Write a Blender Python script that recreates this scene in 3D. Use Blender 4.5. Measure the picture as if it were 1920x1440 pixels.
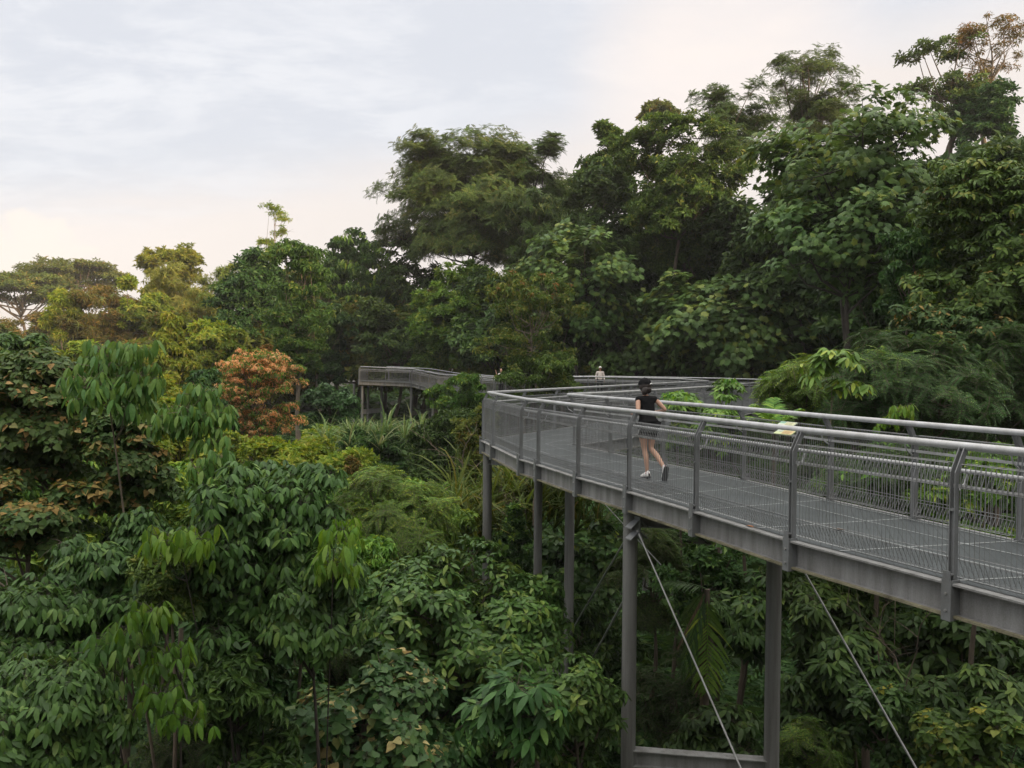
import bpy, math, random
import numpy as np
from mathutils import Vector, Matrix

R = math.radians
for o in list(bpy.data.objects):
    bpy.data.objects.remove(o)
scene = bpy.context.scene
COL = scene.collection
rng = np.random.default_rng(11)

# ------------------------------------------------------------------ camera
CAM_H = 1.76                       # eye height above the walkway deck (deck = z 0)
FPX = 1493.3                       # focal length in pixels of a 1920 px wide picture
PITCH, ROLL = 1.36, 0.40
cam_data = bpy.data.cameras.new('camera')
cam_data.sensor_width = 36.0
cam_data.lens = 28.0
cam_data.clip_start = 0.05
cam_data.clip_end = 2000.0
cam = bpy.data.objects.new('camera', cam_data)
COL.objects.link(cam)
CAM_R = Matrix.Rotation(R(90.0 - PITCH), 3, 'X') @ Matrix.Rotation(R(ROLL), 3, 'Z')
cam.matrix_world = Matrix.Translation((0, 0, CAM_H)) @ CAM_R.to_4x4()
scene.camera = cam
CR = np.array(CAM_R)

def at(px, py, Y):
    """world point seen at picture position (px, py) at forward distance Y"""
    d = CR @ np.array([(px - 960) / FPX, -(py - 720) / FPX, -1.0])
    return np.array([0, 0, CAM_H]) + d * (Y / d[1])

# ------------------------------------------------------------------ sky, sun, exposure
scene.view_settings.view_transform = 'Standard'
scene.view_settings.look = 'None'
scene.view_settings.exposure = 0.32
scene.view_settings.gamma = 1.0
SUN_EL, SUN_AZ = 14.0, 128.0       # azimuth clockwise from the view direction
world = bpy.data.worlds.new('World')
scene.world = world
world.use_nodes = True
nt = world.node_tree
nt.nodes.clear()
N, L = nt.nodes.new, nt.links.new

def mth(op, a, b=None, c=None, clamp=False):
    n = N('ShaderNodeMath'); n.operation = op; n.use_clamp = clamp
    for i, v in enumerate((a, b, c)):
        if v is None: continue
        if isinstance(v, (int, float)): n.inputs[i].default_value = v
        else: L(v, n.inputs[i])
    return n.outputs[0]

def sstep(v, a, b):
    n = N('ShaderNodeMapRange'); n.interpolation_type = 'SMOOTHSTEP'
    L(v, n.inputs[0]); n.inputs[1].default_value = a; n.inputs[2].default_value = b
    return n.outputs[0]

def inv(v): return mth('SUBTRACT', 1.0, v)

def mixc(f, a, b):
    n = N('ShaderNodeMix'); n.data_type = 'RGBA'
    if isinstance(f, (int, float)): n.inputs[0].default_value = f
    else: L(f, n.inputs[0])
    for v, k in ((a, 6), (b, 7)):
        if isinstance(v, tuple): n.inputs[k].default_value = (*v, 1)
        else: L(v, n.inputs[k])
    return n.outputs[2]

def noise(vec, scale, detail, rough=0.55, dist=0.0):
    n = N('ShaderNodeTexNoise'); L(vec, n.inputs['Vector'])
    n.inputs['Scale'].default_value = scale; n.inputs['Detail'].default_value = detail
    n.inputs['Roughness'].default_value = rough; n.inputs['Distortion'].default_value = dist
    return n.outputs['Fac']

sky = N('ShaderNodeTexSky'); sky.sky_type = 'NISHITA'; sky.sun_disc = False
sky.sun_elevation = R(SUN_EL); sky.sun_rotation = R(SUN_AZ); sky.air_density = 1.2; sky.dust_density = 2.0
bg_sky = N('ShaderNodeBackground'); L(sky.outputs[0], bg_sky.inputs[0]); bg_sky.inputs[1].default_value = 0.10
tc = N('ShaderNodeTexCoord')
sep = N('ShaderNodeSeparateXYZ'); L(tc.outputs['Generated'], sep.inputs[0])
dx, dy, dz = sep.outputs
den = mth('ADD', mth('MAXIMUM', dz, 0.0), 0.16)
comb = N('ShaderNodeCombineXYZ')
L(mth('MULTIPLY', mth('DIVIDE', dx, den), 0.62), comb.inputs[0]); L(mth('DIVIDE', dy, den), comb.inputs[1])
plane = comb.outputs[0]
# thin layered cloud deck, seen in perspective
n_big = noise(plane, 0.55, 4.0, 0.5, 0.3)
n_mid = noise(plane, 3.2, 8.0, 0.62, 0.5)
n_fine = noise(plane, 9.0, 7.0, 0.65, 0.3)
tex = mth('ADD', mth('MULTIPLY', n_mid, 0.65), mth('MULTIPLY', n_fine, 0.35))
streak = sstep(tex, 0.42, 0.60)
cloud = mixc(streak, (0.66, 0.685, 0.75), (0.80, 0.81, 0.85))
cloud = mixc(sstep(n_big, 0.36, 0.66), cloud, (0.69, 0.71, 0.765))
low_bias = mth('ADD', mth('SUBTRACT', dz, mth('MULTIPLY', dx, 0.20)), mth('MULTIPLY', mth('SUBTRACT', n_mid, 0.5), 0.07))
low = mth('SUBTRACT', 1.0, sstep(low_bias, 0.215, 0.315))
low_col = mixc(sstep(dz, 0.02, 0.25), (0.77, 0.71, 0.69), (0.85, 0.775, 0.73))
low_col = mixc(inv(sstep(dx, -0.62, -0.05)), low_col, (0.93, 0.84, 0.79))
low_col = mixc(mth('MULTIPLY', inv(sstep(dz, 0.02, 0.115)), 0.45), low_col, (0.70, 0.655, 0.655))
cloud = mixc(mth('MULTIPLY', low, 0.92), cloud, low_col)
# blush patch over the hill
dd = mth('ADD', mth('POWER', mth('SUBTRACT', dx, 0.23), 2.0), mth('POWER', mth('MULTIPLY', mth('SUBTRACT', dz, 0.34), 1.3), 2.0))
blush = mth('MULTIPLY', inv(sstep(dd, 0.0, 0.036)), mth('ADD', 0.45, mth('MULTIPLY', n_mid, 0.7)))
cloud = mixc(mth('MULTIPLY', blush, 1.0), cloud, (0.93, 0.84, 0.79))
# a pale heap cloud low on the horizon
heap_n = noise(tc.outputs['Generated'], 26.0, 5.0, 0.55, 0.2)
hd = mth('ADD', mth('POWER', mth('MULTIPLY', mth('ADD', dx, 0.512), 1.0), 2.0), mth('POWER', mth('MULTIPLY', mth('SUBTRACT', dz, 0.118), 1.3), 2.0))
heap = mth('MULTIPLY', inv(sstep(mth('ADD', hd, mth('MULTIPLY', mth('SUBTRACT', heap_n, 0.5), 0.010)), 0.0008, 0.0028)), 0.8)
cloud = mixc(heap, cloud, (0.93, 0.85, 0.78))
cloud = mixc(sstep(dz, 0.44, 0.75), cloud, (0.84, 0.81, 0.76))
# an overcast sky is brightest overhead
zen = mth('ADD', 1.0, mth('MULTIPLY', sstep(dz, 0.44, 0.95), 1.8))
bg_cl = N('ShaderNodeBackground'); L(mixc(0.05, cloud, (0.0, 0.0, 0.0)), bg_cl.inputs[0]); L(zen, bg_cl.inputs[1])
mixs = N('ShaderNodeMixShader'); mixs.inputs[0].default_value = 0.93
L(bg_sky.outputs[0], mixs.inputs[1]); L(bg_cl.outputs[0], mixs.inputs[2])
wout = N('ShaderNodeOutputWorld'); L(mixs.outputs[0], wout.inputs[0])

sun_data = bpy.data.lights.new('sun', 'SUN')
sun_data.energy = 4.0; sun_data.angle = R(8.0); sun_data.color = (1.0, 0.74, 0.45)
sun = bpy.data.objects.new('sun', sun_data); COL.objects.link(sun)
sdir = Vector((math.sin(R(SUN_AZ)) * math.cos(R(SUN_EL)), math.cos(R(SUN_AZ)) * math.cos(R(SUN_EL)), math.sin(R(SUN_EL))))
sun.rotation_euler = sdir.to_track_quat('Z', 'Y').to_euler()
sun.location = sdir * 60

scene.cycles.max_bounces = 6
scene.cycles.diffuse_bounces = 2
scene.cycles.glossy_bounces = 2
scene.cycles.transmission_bounces = 3
scene.cycles.transparent_max_bounces = 4
scene.cycles.sample_clamp_indirect = 4.0

# ------------------------------------------------------------------ materials
def new_mat(name):
    m = bpy.data.materials.new(name); m.use_nodes = True
    t = m.node_tree; b = t.nodes['Principled BSDF']
    return m, t, b

def nd(t, typ, **kw):
    n = t.nodes.new(typ)
    for k, v in kw.items():
        if k in n.inputs.keys(): n.inputs[k].default_value = v
        else: setattr(n, k, v)
    return n

def metal(name, col, rough=0.5, metallic=0.0, scale=6.0, var=0.18, bump=0.05, zs=0.35):
    """weathered paint: blotchy grey with streaks of dirt"""
    m, t, b = new_mat(name)
    tcn = nd(t, 'ShaderNodeTexCoord')
    mp = nd(t, 'ShaderNodeMapping'); mp.inputs['Scale'].default_value = (1, 1, zs)
    t.links.new(tcn.outputs['Object'], mp.inputs[0])
    n1 = nd(t, 'ShaderNodeTexNoise', Scale=scale, Detail=6.0, Roughness=0.65)
    n2 = nd(t, 'ShaderNodeTexNoise', Scale=scale * 14, Detail=3.0)
    t.links.new(mp.outputs[0], n1.inputs['Vector']); t.links.new(tcn.outputs['Object'], n2.inputs['Vector'])
    ad = nd(t, 'ShaderNodeMath', operation='ADD'); t.links.new(n1.outputs['Fac'], ad.inputs[0])
    mu = nd(t, 'ShaderNodeMath', operation='MULTIPLY'); t.links.new(n2.outputs['Fac'], mu.inputs[0]); mu.inputs[1].default_value = 0.35
    t.links.new(mu.outputs[0], ad.inputs[1])
    rp = nd(t, 'ShaderNodeValToRGB')
    c = np.array(col)
    rp.color_ramp.elements[0].position = 0.42; rp.color_ramp.elements[0].color = (*(c * (1 - var * 1.6) * np.array([1.03, 1.0, 0.93])), 1)
    rp.color_ramp.elements[1].position = 0.85; rp.color_ramp.elements[1].color = (*(c * (1 + var)), 1)
    t.links.new(ad.outputs[0], rp.inputs[0]); t.links.new(rp.outputs[0], b.inputs['Base Color'])
    b.inputs['Roughness'].default_value = rough; b.inputs['Metallic'].default_value = metallic
    if bump:
        bp = nd(t, 'ShaderNodeBump', Strength=bump, Distance=0.01)
        t.links.new(n2.outputs['Fac'], bp.inputs['Height']); t.links.new(bp.outputs[0], b.inputs['Normal'])
    return m

M = {}
M['rail'] = metal('galvanised_rail', (0.46, 0.467, 0.48), 0.40, 0.2)
M['wire'] = metal('galvanised_wire', (0.22, 0.226, 0.232), 0.45, 0.2)
M['post'] = metal('painted_post', (0.19, 0.198, 0.205), 0.5, 0.15)
M['beam'] = metal('painted_beam', (0.235, 0.235, 0.233), 0.55, 0.0, scale=7.0, var=0.32, zs=0.10)
M['pillar'] = metal('painted_pillar', (0.185, 0.183, 0.18), 0.55, 0.0, scale=9.0, var=0.3, zs=0.05)
M['rod'] = metal('steel_rod', (0.36, 0.36, 0.36), 0.4, 0.5)
M['algae'] = metal('algae_edge', (0.20, 0.185, 0.12), 0.8, 0.0, var=0.4)
M['seam'] = metal('deck_seam', (0.34, 0.36, 0.365), 0.5, 0.2)

def plain(name, col, rough=0.6, var=0.2, scale=20.0, spec=0.5):
    m, t, b = new_mat(name)
    tcn = nd(t, 'ShaderNodeTexCoord'); n1 = nd(t, 'ShaderNodeTexNoise', Scale=scale, Detail=4.0)
    t.links.new(tcn.outputs['Object'], n1.inputs['Vector'])
    rp = nd(t, 'ShaderNodeValToRGB'); c = np.array(col)
    rp.color_ramp.elements[0].position = 0.3; rp.color_ramp.elements[0].color = (*np.clip(c * (1 - var), 0, 1), 1)
    rp.color_ramp.elements[1].position = 0.7; rp.color_ramp.elements[1].color = (*np.clip(c * (1 + var), 0, 1), 1)
    t.links.new(n1.outputs['Fac'], rp.inputs[0]); t.links.new(rp.outputs[0], b.inputs['Base Color'])
    b.inputs['Roughness'].default_value = rough; b.inputs['Specular IOR Level'].default_value = spec
    return m

def grating():
    """steel floor grating: fine bearing bars across the deck, worn lighter along the middle"""
    m, t, b = new_mat('floor_grating')
    tcn = nd(t, 'ShaderNodeTexCoord')
    n1 = nd(t, 'ShaderNodeTexNoise', Scale=0.9, Detail=6.0, Roughness=0.62)
    n2 = nd(t, 'ShaderNodeTexNoise', Scale=45.0, Detail=2.0)
    for n in (n1, n2): t.links.new(tcn.outputs['Object'], n.inputs['Vector'])
    br = nd(t, 'ShaderNodeTexBrick'); br.offset = 0.0
    br.inputs['Scale'].default_value = 1.0; br.inputs['Mortar Size'].default_value = 0.004
    br.inputs['Brick Width'].default_value = 0.10; br.inputs['Row Height'].default_value = 0.03
    mp = nd(t, 'ShaderNodeMapping'); mp.inputs['Rotation'].default_value = (0, 0, R(20))
    t.links.new(tcn.outputs['Object'], mp.inputs[0]); t.links.new(mp.outputs[0], br.inputs['Vector'])
    rp = nd(t, 'ShaderNodeValToRGB')
    rp.color_ramp.elements[0].position = 0.3; rp.color_ramp.elements[0].color = (0.058, 0.070, 0.075, 1)
    rp.color_ramp.elements[1].position = 0.72; rp.color_ramp.elements[1].color = (0.115, 0.133, 0.140, 1)
    t.links.new(n1.outputs['Fac'], rp.inputs[0])
    mx = nd(t, 'ShaderNodeMix', data_type='RGBA', blend_type='MULTIPLY'); mx.inputs[0].default_value = 0.6
    sp = nd(t, 'ShaderNodeValToRGB')
    sp.color_ramp.elements[0].position = 0.35; sp.color_ramp.elements[0].color = (0.55, 0.55, 0.55, 1)
    sp.color_ramp.elements[1].position = 0.65; sp.color_ramp.elements[1].color = (1, 1, 1, 1)
    t.links.new(n2.outputs['Fac'], sp.inputs[0])
    t.links.new(rp.outputs[0], mx.inputs[6]); t.links.new(sp.outputs[0], mx.inputs[7])
    mx2 = nd(t, 'ShaderNodeMix', data_type='RGBA'); t.links.new(br.outputs['Fac'], mx2.inputs[0])
    t.links.new(mx.outputs[2], mx2.inputs[6]); mx2.inputs[7].default_value = (0.03, 0.035, 0.035, 1)
    t.links.new(mx2.outputs[2], b.inputs['Base Color'])
    b.inputs['Roughness'].default_value = 0.5; b.inputs['Metallic'].default_value = 0.25
    bp = nd(t, 'ShaderNodeBump', Strength=0.4, Distance=0.01); t.links.new(n2.outputs['Fac'], bp.inputs['Height'])
    t.links.new(bp.outputs[0], b.inputs['Normal'])
    return m
M['deck'] = grating()

# ------------------------------------------------------------------ mesh helpers
class Geo:
    """collects vertices and polygons (triangles / quads), then becomes ONE mesh object"""
    def __init__(self):
        self.V = []; self.F = []; self.n = 0; self.slots = []; self.rnd = []
    def add(self, V, faces, slot=0, rnd=None):
        V = np.asarray(V, float).reshape(-1, 3)
        faces = np.asarray(faces, int)
        self.V.append(V); self.F.append(faces + self.n)
        self.slots.append(np.full(len(faces), slot, int))
        self.rnd.append(np.full(len(faces), 0.5) if rnd is None else rnd)
        self.n += len(V)
        return self
    def box(self, lo, hi, slot=0, X=None):
        x0, y0, z0 = lo; x1, y1, z1 = hi
        V = np.array([(x0, y0, z0), (x1, y0, z0), (x1, y1, z0), (x0, y1, z0), (x0, y0, z1), (x1, y0, z1), (x1, y1, z1), (x0, y1, z1)], float)
        if X is not None: V = X(V)
        return self.add(V, [(0, 3, 2, 1), (4, 5, 6, 7), (0, 1, 5, 4), (1, 2, 6, 5), (2, 3, 7, 6), (3, 0, 4, 7)], slot)
    def tube(self, path, rad, sides=6, slot=0, cap=True, rnd=None):
        P = np.asarray(path, float); n = len(P)
        r = np.broadcast_to(np.asarray(rad, float), (n,))
        T = np.gradient(P, axis=0); T /= np.linalg.norm(T, axis=1)[:, None] + 1e-9
        up = np.array([0, 0, 1.0]) if abs(T[:, 2]).mean() < 0.85 else np.array([1.0, 0, 0])
        A = np.cross(T, up); A /= np.linalg.norm(A, axis=1)[:, None] + 1e-9
        B = np.cross(T, A)
        a = np.arange(sides) * 2 * math.pi / sides
        V = P[:, None] + r[:, None, None] * (np.cos(a)[None, :, None] * A[:, None] + np.sin(a)[None, :, None] * B[:, None])
        i = np.arange(n - 1)[:, None] * sides; j = np.arange(sides)[None]; k = (j + 1) % sides
        F = np.stack([i + j, i + k, i + sides + k, i + sides + j], -1).reshape(-1, 4)
        self.add(V, F, slot, None if rnd is None else np.full(len(F), rnd))
        if cap:
            for ring in (np.arange(sides)[::-1], np.arange(sides) + (n - 1) * sides):
                c = V.reshape(-1, 3)[ring]
                self.add(np.vstack([c, c.mean(0)]), [(q, (q + 1) % sides, sides) for q in range(sides)], slot, None if rnd is None else np.full(sides, rnd))
        return self
    def prism(self, poly, t0, t1, X, slot=0):
        """polygon in (n, z) pushed along t from t0 to t1; X maps (t, n, z) to the world"""
        k = len(poly)
        A = np.array([(t0, p[0], p[1]) for p in poly]); B = np.array([(t1, p[0], p[1]) for p in poly])
        V = X(np.vstack([A, B]))
        F = [(i, (i + 1) % k, k + (i + 1) % k, k + i) for i in range(k)]
        self.add(V, F, slot)
        ca, cb = V[:k], V[k:]
        # fan caps from the polygon's corners as quads (polygons here are strips: first half one side, second half back)
        h = k // 2
        for c in (ca, cb):
            self.add(c, [(i, i + 1, k - 2 - i, k - 1 - i) for i in range(h - 1)], slot)
        return self
    def build(self, name, mats, parent=None, smooth=False, attr=False):
        me = self.mesh(name, mats, smooth, attr)
        ob = bpy.data.objects.new(name, me); COL.objects.link(ob)
        if parent is not None: ob.parent = parent
        return ob
    def mesh(self, name, mats, smooth=False, attr=False):
        me = bpy.data.meshes.new(name)
        V = np.vstack(self.V)
        tot = np.concatenate([np.full(len(f), f.shape[1]) for f in self.F])
        loops = np.concatenate([f.ravel() for f in self.F])
        starts = np.concatenate([[0], np.cumsum(tot)[:-1]])
        me.vertices.add(len(V)); me.vertices.foreach_set('co', V.astype(np.float32).ravel())
        me.loops.add(len(loops)); me.loops.foreach_set('vertex_index', loops.astype(np.int32))
        me.polygons.add(len(tot)); me.polygons.foreach_set('loop_start', starts.astype(np.int32))
        sl = np.concatenate(self.slots)
        for m in (mats if isinstance(mats, (list, tuple)) else [mats]): me.materials.append(m)
        me.polygons.foreach_set('material_index', sl.astype(np.int32))
        me.polygons.foreach_set('use_smooth', np.full(len(tot), smooth))
        if attr:
            a = me.attributes.new('rnd', 'FLOAT', 'FACE')
            a.data.foreach_set('value', np.concatenate(self.rnd).astype(np.float32))
        me.update(calc_edges=True)
        return me

def empty(name, loc, label, cat, group=None, rz=0.0):
    o = bpy.data.objects.new(name, None); COL.objects.link(o)
    o.location = loc; o.rotation_euler = (0, 0, rz); o.empty_display_size = 0.3
    o['label'] = label; o['category'] = cat
    if group: o['group'] = group
    return o

def tag(o, label, cat, group=None):
    o['label'] = label; o['category'] = cat
    if group: o['group'] = group
    return o

# ------------------------------------------------------------------ terrain
def sm(v):
    v = np.clip(v, 0, 1); return v * v * (3 - 2 * v)

def height(x, y):
    x = np.asarray(x, float); y = np.asarray(y, float)
    base = -6.6 + 4.2 * sm((y - 22) / 70.0) + 0.5 * np.sin(x * 0.21 + 1.3) * np.cos(y * 0.17)
    hill = 25.0 * sm((x + 0.22 * np.clip(y - 30, -60, 60) - 9.0) / 46.0)
    ridge = 13.0 * sm((x - 16.0) / 36.0) * sm((14.0 - y) / 30.0)      # unseen hill behind the viewer, raised to keep the low sun off the walkway
    head = 23.0 * sm((-y - 5.0) / 24.0) * sm((x + 85.0) / 45.0) * (1 - sm((x - 10) / 30.0))   # unseen rise added behind the viewer to cut down the sky light
    return base + hill + ridge + head

def terrain():
    xs = np.concatenate([np.linspace(-900, -130, 14), np.linspace(-120, 90, 106), np.linspace(100, 900, 14)])
    ys = np.concatenate([np.linspace(-500, -70, 10), np.linspace(-60, 170, 116), np.linspace(185, 1500, 16)])
    X, Y = np.meshgrid(xs, ys)
    Z = height(X, Y)
    V = np.stack([X, Y, Z], -1).reshape(-1, 3)
    nx = len(xs); i = np.arange(len(ys) - 1)[:, None] * nx; j = np.arange(nx - 1)[None]
    F = np.stack([i + j, i + j + 1, i + nx + j + 1, i + nx + j], -1).reshape(-1, 4)
    m, t, b = new_mat('leaf_litter')
    tcn = nd(t, 'ShaderNodeTexCoord')
    n1 = nd(t, 'ShaderNodeTexNoise', Scale=0.5, Detail=8.0, Roughness=0.7); t.links.new(tcn.outputs['Object'], n1.inputs['Vector'])
    rp = nd(t, 'ShaderNodeValToRGB')
    rp.color_ramp.elements[0].position = 0.35; rp.color_ramp.elements[0].color = (0.012, 0.016, 0.008, 1)
    rp.color_ramp.elements[1].position = 0.7; rp.color_ramp.elements[1].color = (0.045, 0.042, 0.022, 1)
    t.links.new(n1.outputs['Fac'], rp.inputs[0]); t.links.new(rp.outputs[0], b.inputs['Base Color'])
    b.inputs['Roughness'].default_value = 0.95
    g = Geo(); g.add(V, F)
    o = g.build('ground', m, smooth=True); o['kind'] = 'structure'
    return o
terrain()
# ------------------------------------------------------------------ elevated walkway
def resample(P, step):
    """split every stretch of a polyline into equal pieces no longer than about step"""
    out = []
    for a, b in zip(P[:-1], P[1:]):
        a, b = np.array(a, float), np.array(b, float)
        n = max(1, int(round(np.linalg.norm(b - a) / step)))
        out += [a + (b - a) * k / n for k in range(n)]
    out.append(np.array(P[-1], float))
    return np.array(out)

EDGE_OUT = [(5.8, 2.9, 0), (4.55, 4.75, 0), (3.65, 6.54, 0), (2.87, 8.1, 0), (2.26, 9.7, 0), (1.66, 11.2, 0), (1.06, 12.6, 0),
            (0.48, 14.2, 0), (0.18, 14.95, 0), (-0.40, 17.4, 0), (-0.67, 18.6, 0), (8.6, 35.4, 0), (8.6, 41.5, 0), (4.4, 46.2, 0),
            (-1.0, 47.8, -0.12), (-3.7, 51.6, -0.03), (-5.3, 57.0, -0.05), (-7.8, 62.0, 0.31), (-11.9, 62.0, 0.45), (-12.9, 67.0, 0.4), (-13.4, 74, 0.3)]
EDGE_IN = [(7.3, 4.6, 0), (6.1, 6.4, 0), (5.2, 8.1, 0), (4.72, 9.3, 0), (4.24, 10.55, 0), (3.63, 12.4, 0), (2.75, 14.4, 0), (2.0, 16.1, 0), (1.38, 17.6, 0),
           (2.9, 19.7, 0), (5.9, 24.4, 0), (8.4, 29.0, 0), (10.6, 33.2, 0), (12.9, 36.6, 0), (13.1, 39.8, 0), (11.7, 43.4, 0), (9.6, 45.6, 0), (5.2, 49.0, 0),
           (-0.4, 50.6, -0.12), (-2.0, 53.2, -0.03), (-3.4, 58.6, -0.05), (-6.6, 64.8, 0.31), (-10.1, 65.0, 0.45), (-10.6, 69.0, 0.4), (-11.2, 75, 0.3)]

walk = empty('elevated_walkway', (0, 0, 0), 'grey steel walkway on tall round columns zigzagging through the forest canopy', 'walkway')

def normals(P, side):
    """unit miter normal pointing to the deck, with the miter stretch"""
    d = np.diff(P[:, :2], axis=0); d /= np.linalg.norm(d, axis=1)[:, None]
    nrm = np.stack([d[:, 1], -d[:, 0]], -1) * side
    a = np.vstack([nrm[:1], nrm]); b = np.vstack([nrm, nrm[-1:]])
    m = a + b; m /= np.linalg.norm(m, axis=1)[:, None]
    k = 1 / np.clip((m * a).sum(1), 0.5, 1)
    return m * k[:, None]

def sweep(geo, P, side, prof, closed=True, slot=0):
    """push a profile of (n, z) points along a polyline"""
    m = normals(P, side); k = len(prof)
    pr = np.array(prof)
    V = np.zeros((len(P), k, 3))
    V[:, :, :2] = P[:, None, :2] + m[:, None] * pr[None, :, :1]
    V[:, :, 2] = P[:, None, 2] + pr[None, :, 1]
    i = np.arange(len(P) - 1)[:, None] * k
    j = np.arange(k if closed else k - 1)[None]; jj = (j + 1) % k
    F = np.stack([i + j, i + jj, i + k + jj, i + k + j], -1).reshape(-1, 4)
    geo.add(V.reshape(-1, 3), F, slot)

def circ(n, z, r, k=10):
    return [(n + r * math.cos(2 * math.pi * i / k), z + r * math.sin(2 * math.pi * i / k)) for i in range(k)]

RAIL_N, RAIL_Z = 0.115, 1.115
def post_frame(p, tan, nin):
    def X(V):
        V = np.asarray(V, float)
        return np.array(p)[None] + V[:, :1] * np.array([*tan, 0.0]) + V[:, 1:2] * np.array([*nin, 0.0]) + V[:, 2:] * np.array([0, 0, 1.0])
    return X

def make_post(p, tan, nin):
    X = post_frame(p, tan, nin)
    g = Geo()
    # two bent flat plates
    prof = [(-0.026, -0.28), (-0.026, 0.905), (0.086, 1.110), (0.132, 1.088), (0.026, 0.890), (0.026, -0.28)]
    for t in (-0.026, 0.017):
        g.prism(prof, t, t + 0.009, X)
    g.box((-0.0168, -0.006, -0.27), (0.0168, 0.016, 0.60), X=X)        # infill between the plates
    g.box((-0.0168, -0.0305, 0.585), (0.0168, 0.024, 0.602), X=X)       # small cap plate
    g.box((-0.033, -0.080, -0.315), (0.033, -0.070, 0.095), X=X)       # splice shoe bolted to the beam
    g.box((0.033, -0.080, -0.314), (0.042, 0.036, 0.02), X=X)
    g.box((-0.042, -0.080, -0.314), (-0.033, 0.036, 0.02), X=X)
    g.box((-0.0325, -0.0695, 0.06), (0.0325, -0.0285, 0.072), X=X)
    o = g.build('post', M['post'], walk)
    if p[1] < 16:
        for z in (-0.09, -0.23):
            b = Geo(); b.tube([X(np.array([[0, q, z]]))[0] for q in (-0.080, -0.086, -0.094)], 0.011, 6)
            b.build('bolt', M['rod'], o)
    q = [X(np.array([[0.0, n_, z_]]))[0] for n_, z_ in ((0.036, 0.74), (0.13, 0.80), (0.165, 0.885))]
    b = Geo(); b.tube(q, 0.009, 6); b.build('grab_rail_bracket', M['rail'], o)
    return o

def make_panel(a, b, nin, gap=0.055):
    """a roll-top wire panel between two posts"""
    a, b = np.array(a, float), np.array(b, float)
    d = b - a; ln = np.linalg.norm(d); t = d / ln
    a = a + t * gap; b = b - t * gap; ln -= 2 * gap
    n3 = np.array([*nin, 0.0]); up = np.array([0, 0, 1.0])
    g = Geo(); r = 0.0030
    n = max(3, int(round(ln / 0.042)))
    w = 0.075
    loc = [(0.004, 0.190), (w, 0.045), (0.0, 0.045), (0.0, 0.975), (w, 0.975), (0.004, 0.790)]
    for i in range(n + 1):
        p = a + t * (ln * i / n)
        g.tube([p + n3 * q[0] + up * q[1] for q in loc], r, 4, cap=False)
    for q in loc:
        g.tube([a + n3 * q[0] + up * q[1], b + n3 * q[0] + up * q[1]], r * 1.15, 4, cap=False)
    g.tube([a + up * 0.225 , b + up * 0.225], r * 1.15, 4, cap=False)
    return g.build('mesh_panel', M['wire'], walk)

def side(P, s, step_far):
    """beam, posts, rails and wire panels along one edge"""
    near = resample(P, 1.85)
    P = near
    m = normals(P, s)
    g = Geo()
    # rolled steel channel: upper flange, web, lower flange
    prof = [(-0.066, -0.005), (0.16, -0.005), (0.16, -0.022), (0.052, -0.022), (0.052, -0.272), (0.12, -0.272), (0.12, -0.29),
            (-0.040, -0.29), (-0.040, -0.272), (0.038, -0.272), (0.038, -0.022), (-0.066, -0.022)]
    sweep(g, P, s, prof)
    g.build('edge_beam', M['beam'], walk)
    g = Geo(); sweep(g, P, s, [(-0.0435, -0.292), (-0.0435, -0.271), (-0.012, -0.2695), (-0.012, -0.2715), (-0.0405, -0.2725), (-0.0405, -0.292)]); g.build('flange_edge', M['algae'], walk)
    g = Geo(); sweep(g, P, s, circ(RAIL_N, RAIL_Z, 0.0335, 14)); g.build('handrail', M['rail'], walk, smooth=True)
    g = Geo(); sweep(g, P, s, circ(0.165, 0.90, 0.0195, 10)); g.build('grab_rail', M['rail'], walk, smooth=True)
    g = Geo(); sweep(g, P, s, [(0.012, 0.775), (0.012, 0.805), (0.020, 0.805), (0.020, 0.775)]); g.build('top_bar', M['rail'], walk)
    for i in range(len(P)):
        d = P[min(i + 1, len(P) - 1)] - P[max(i - 1, 0)]
        tan = d[:2] / np.linalg.norm(d[:2])
        nin = m[i] / np.linalg.norm(m[i])
        tan = np.array([nin[1], -nin[0]])
        if tan @ d[:2] < 0: tan = -tan
        make_post(P[i], tan, nin)
        if i + 1 < len(P):
            dd = (P[i + 1] - P[i])[:2]; dd /= np.linalg.norm(dd)
            make_panel(P[i], P[i + 1], np.array([dd[1], -dd[0]]) * s)
    return P

PO = side(EDGE_OUT, 1, 2.4)
PI_ = side(EDGE_IN, -1, 2.4)

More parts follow.
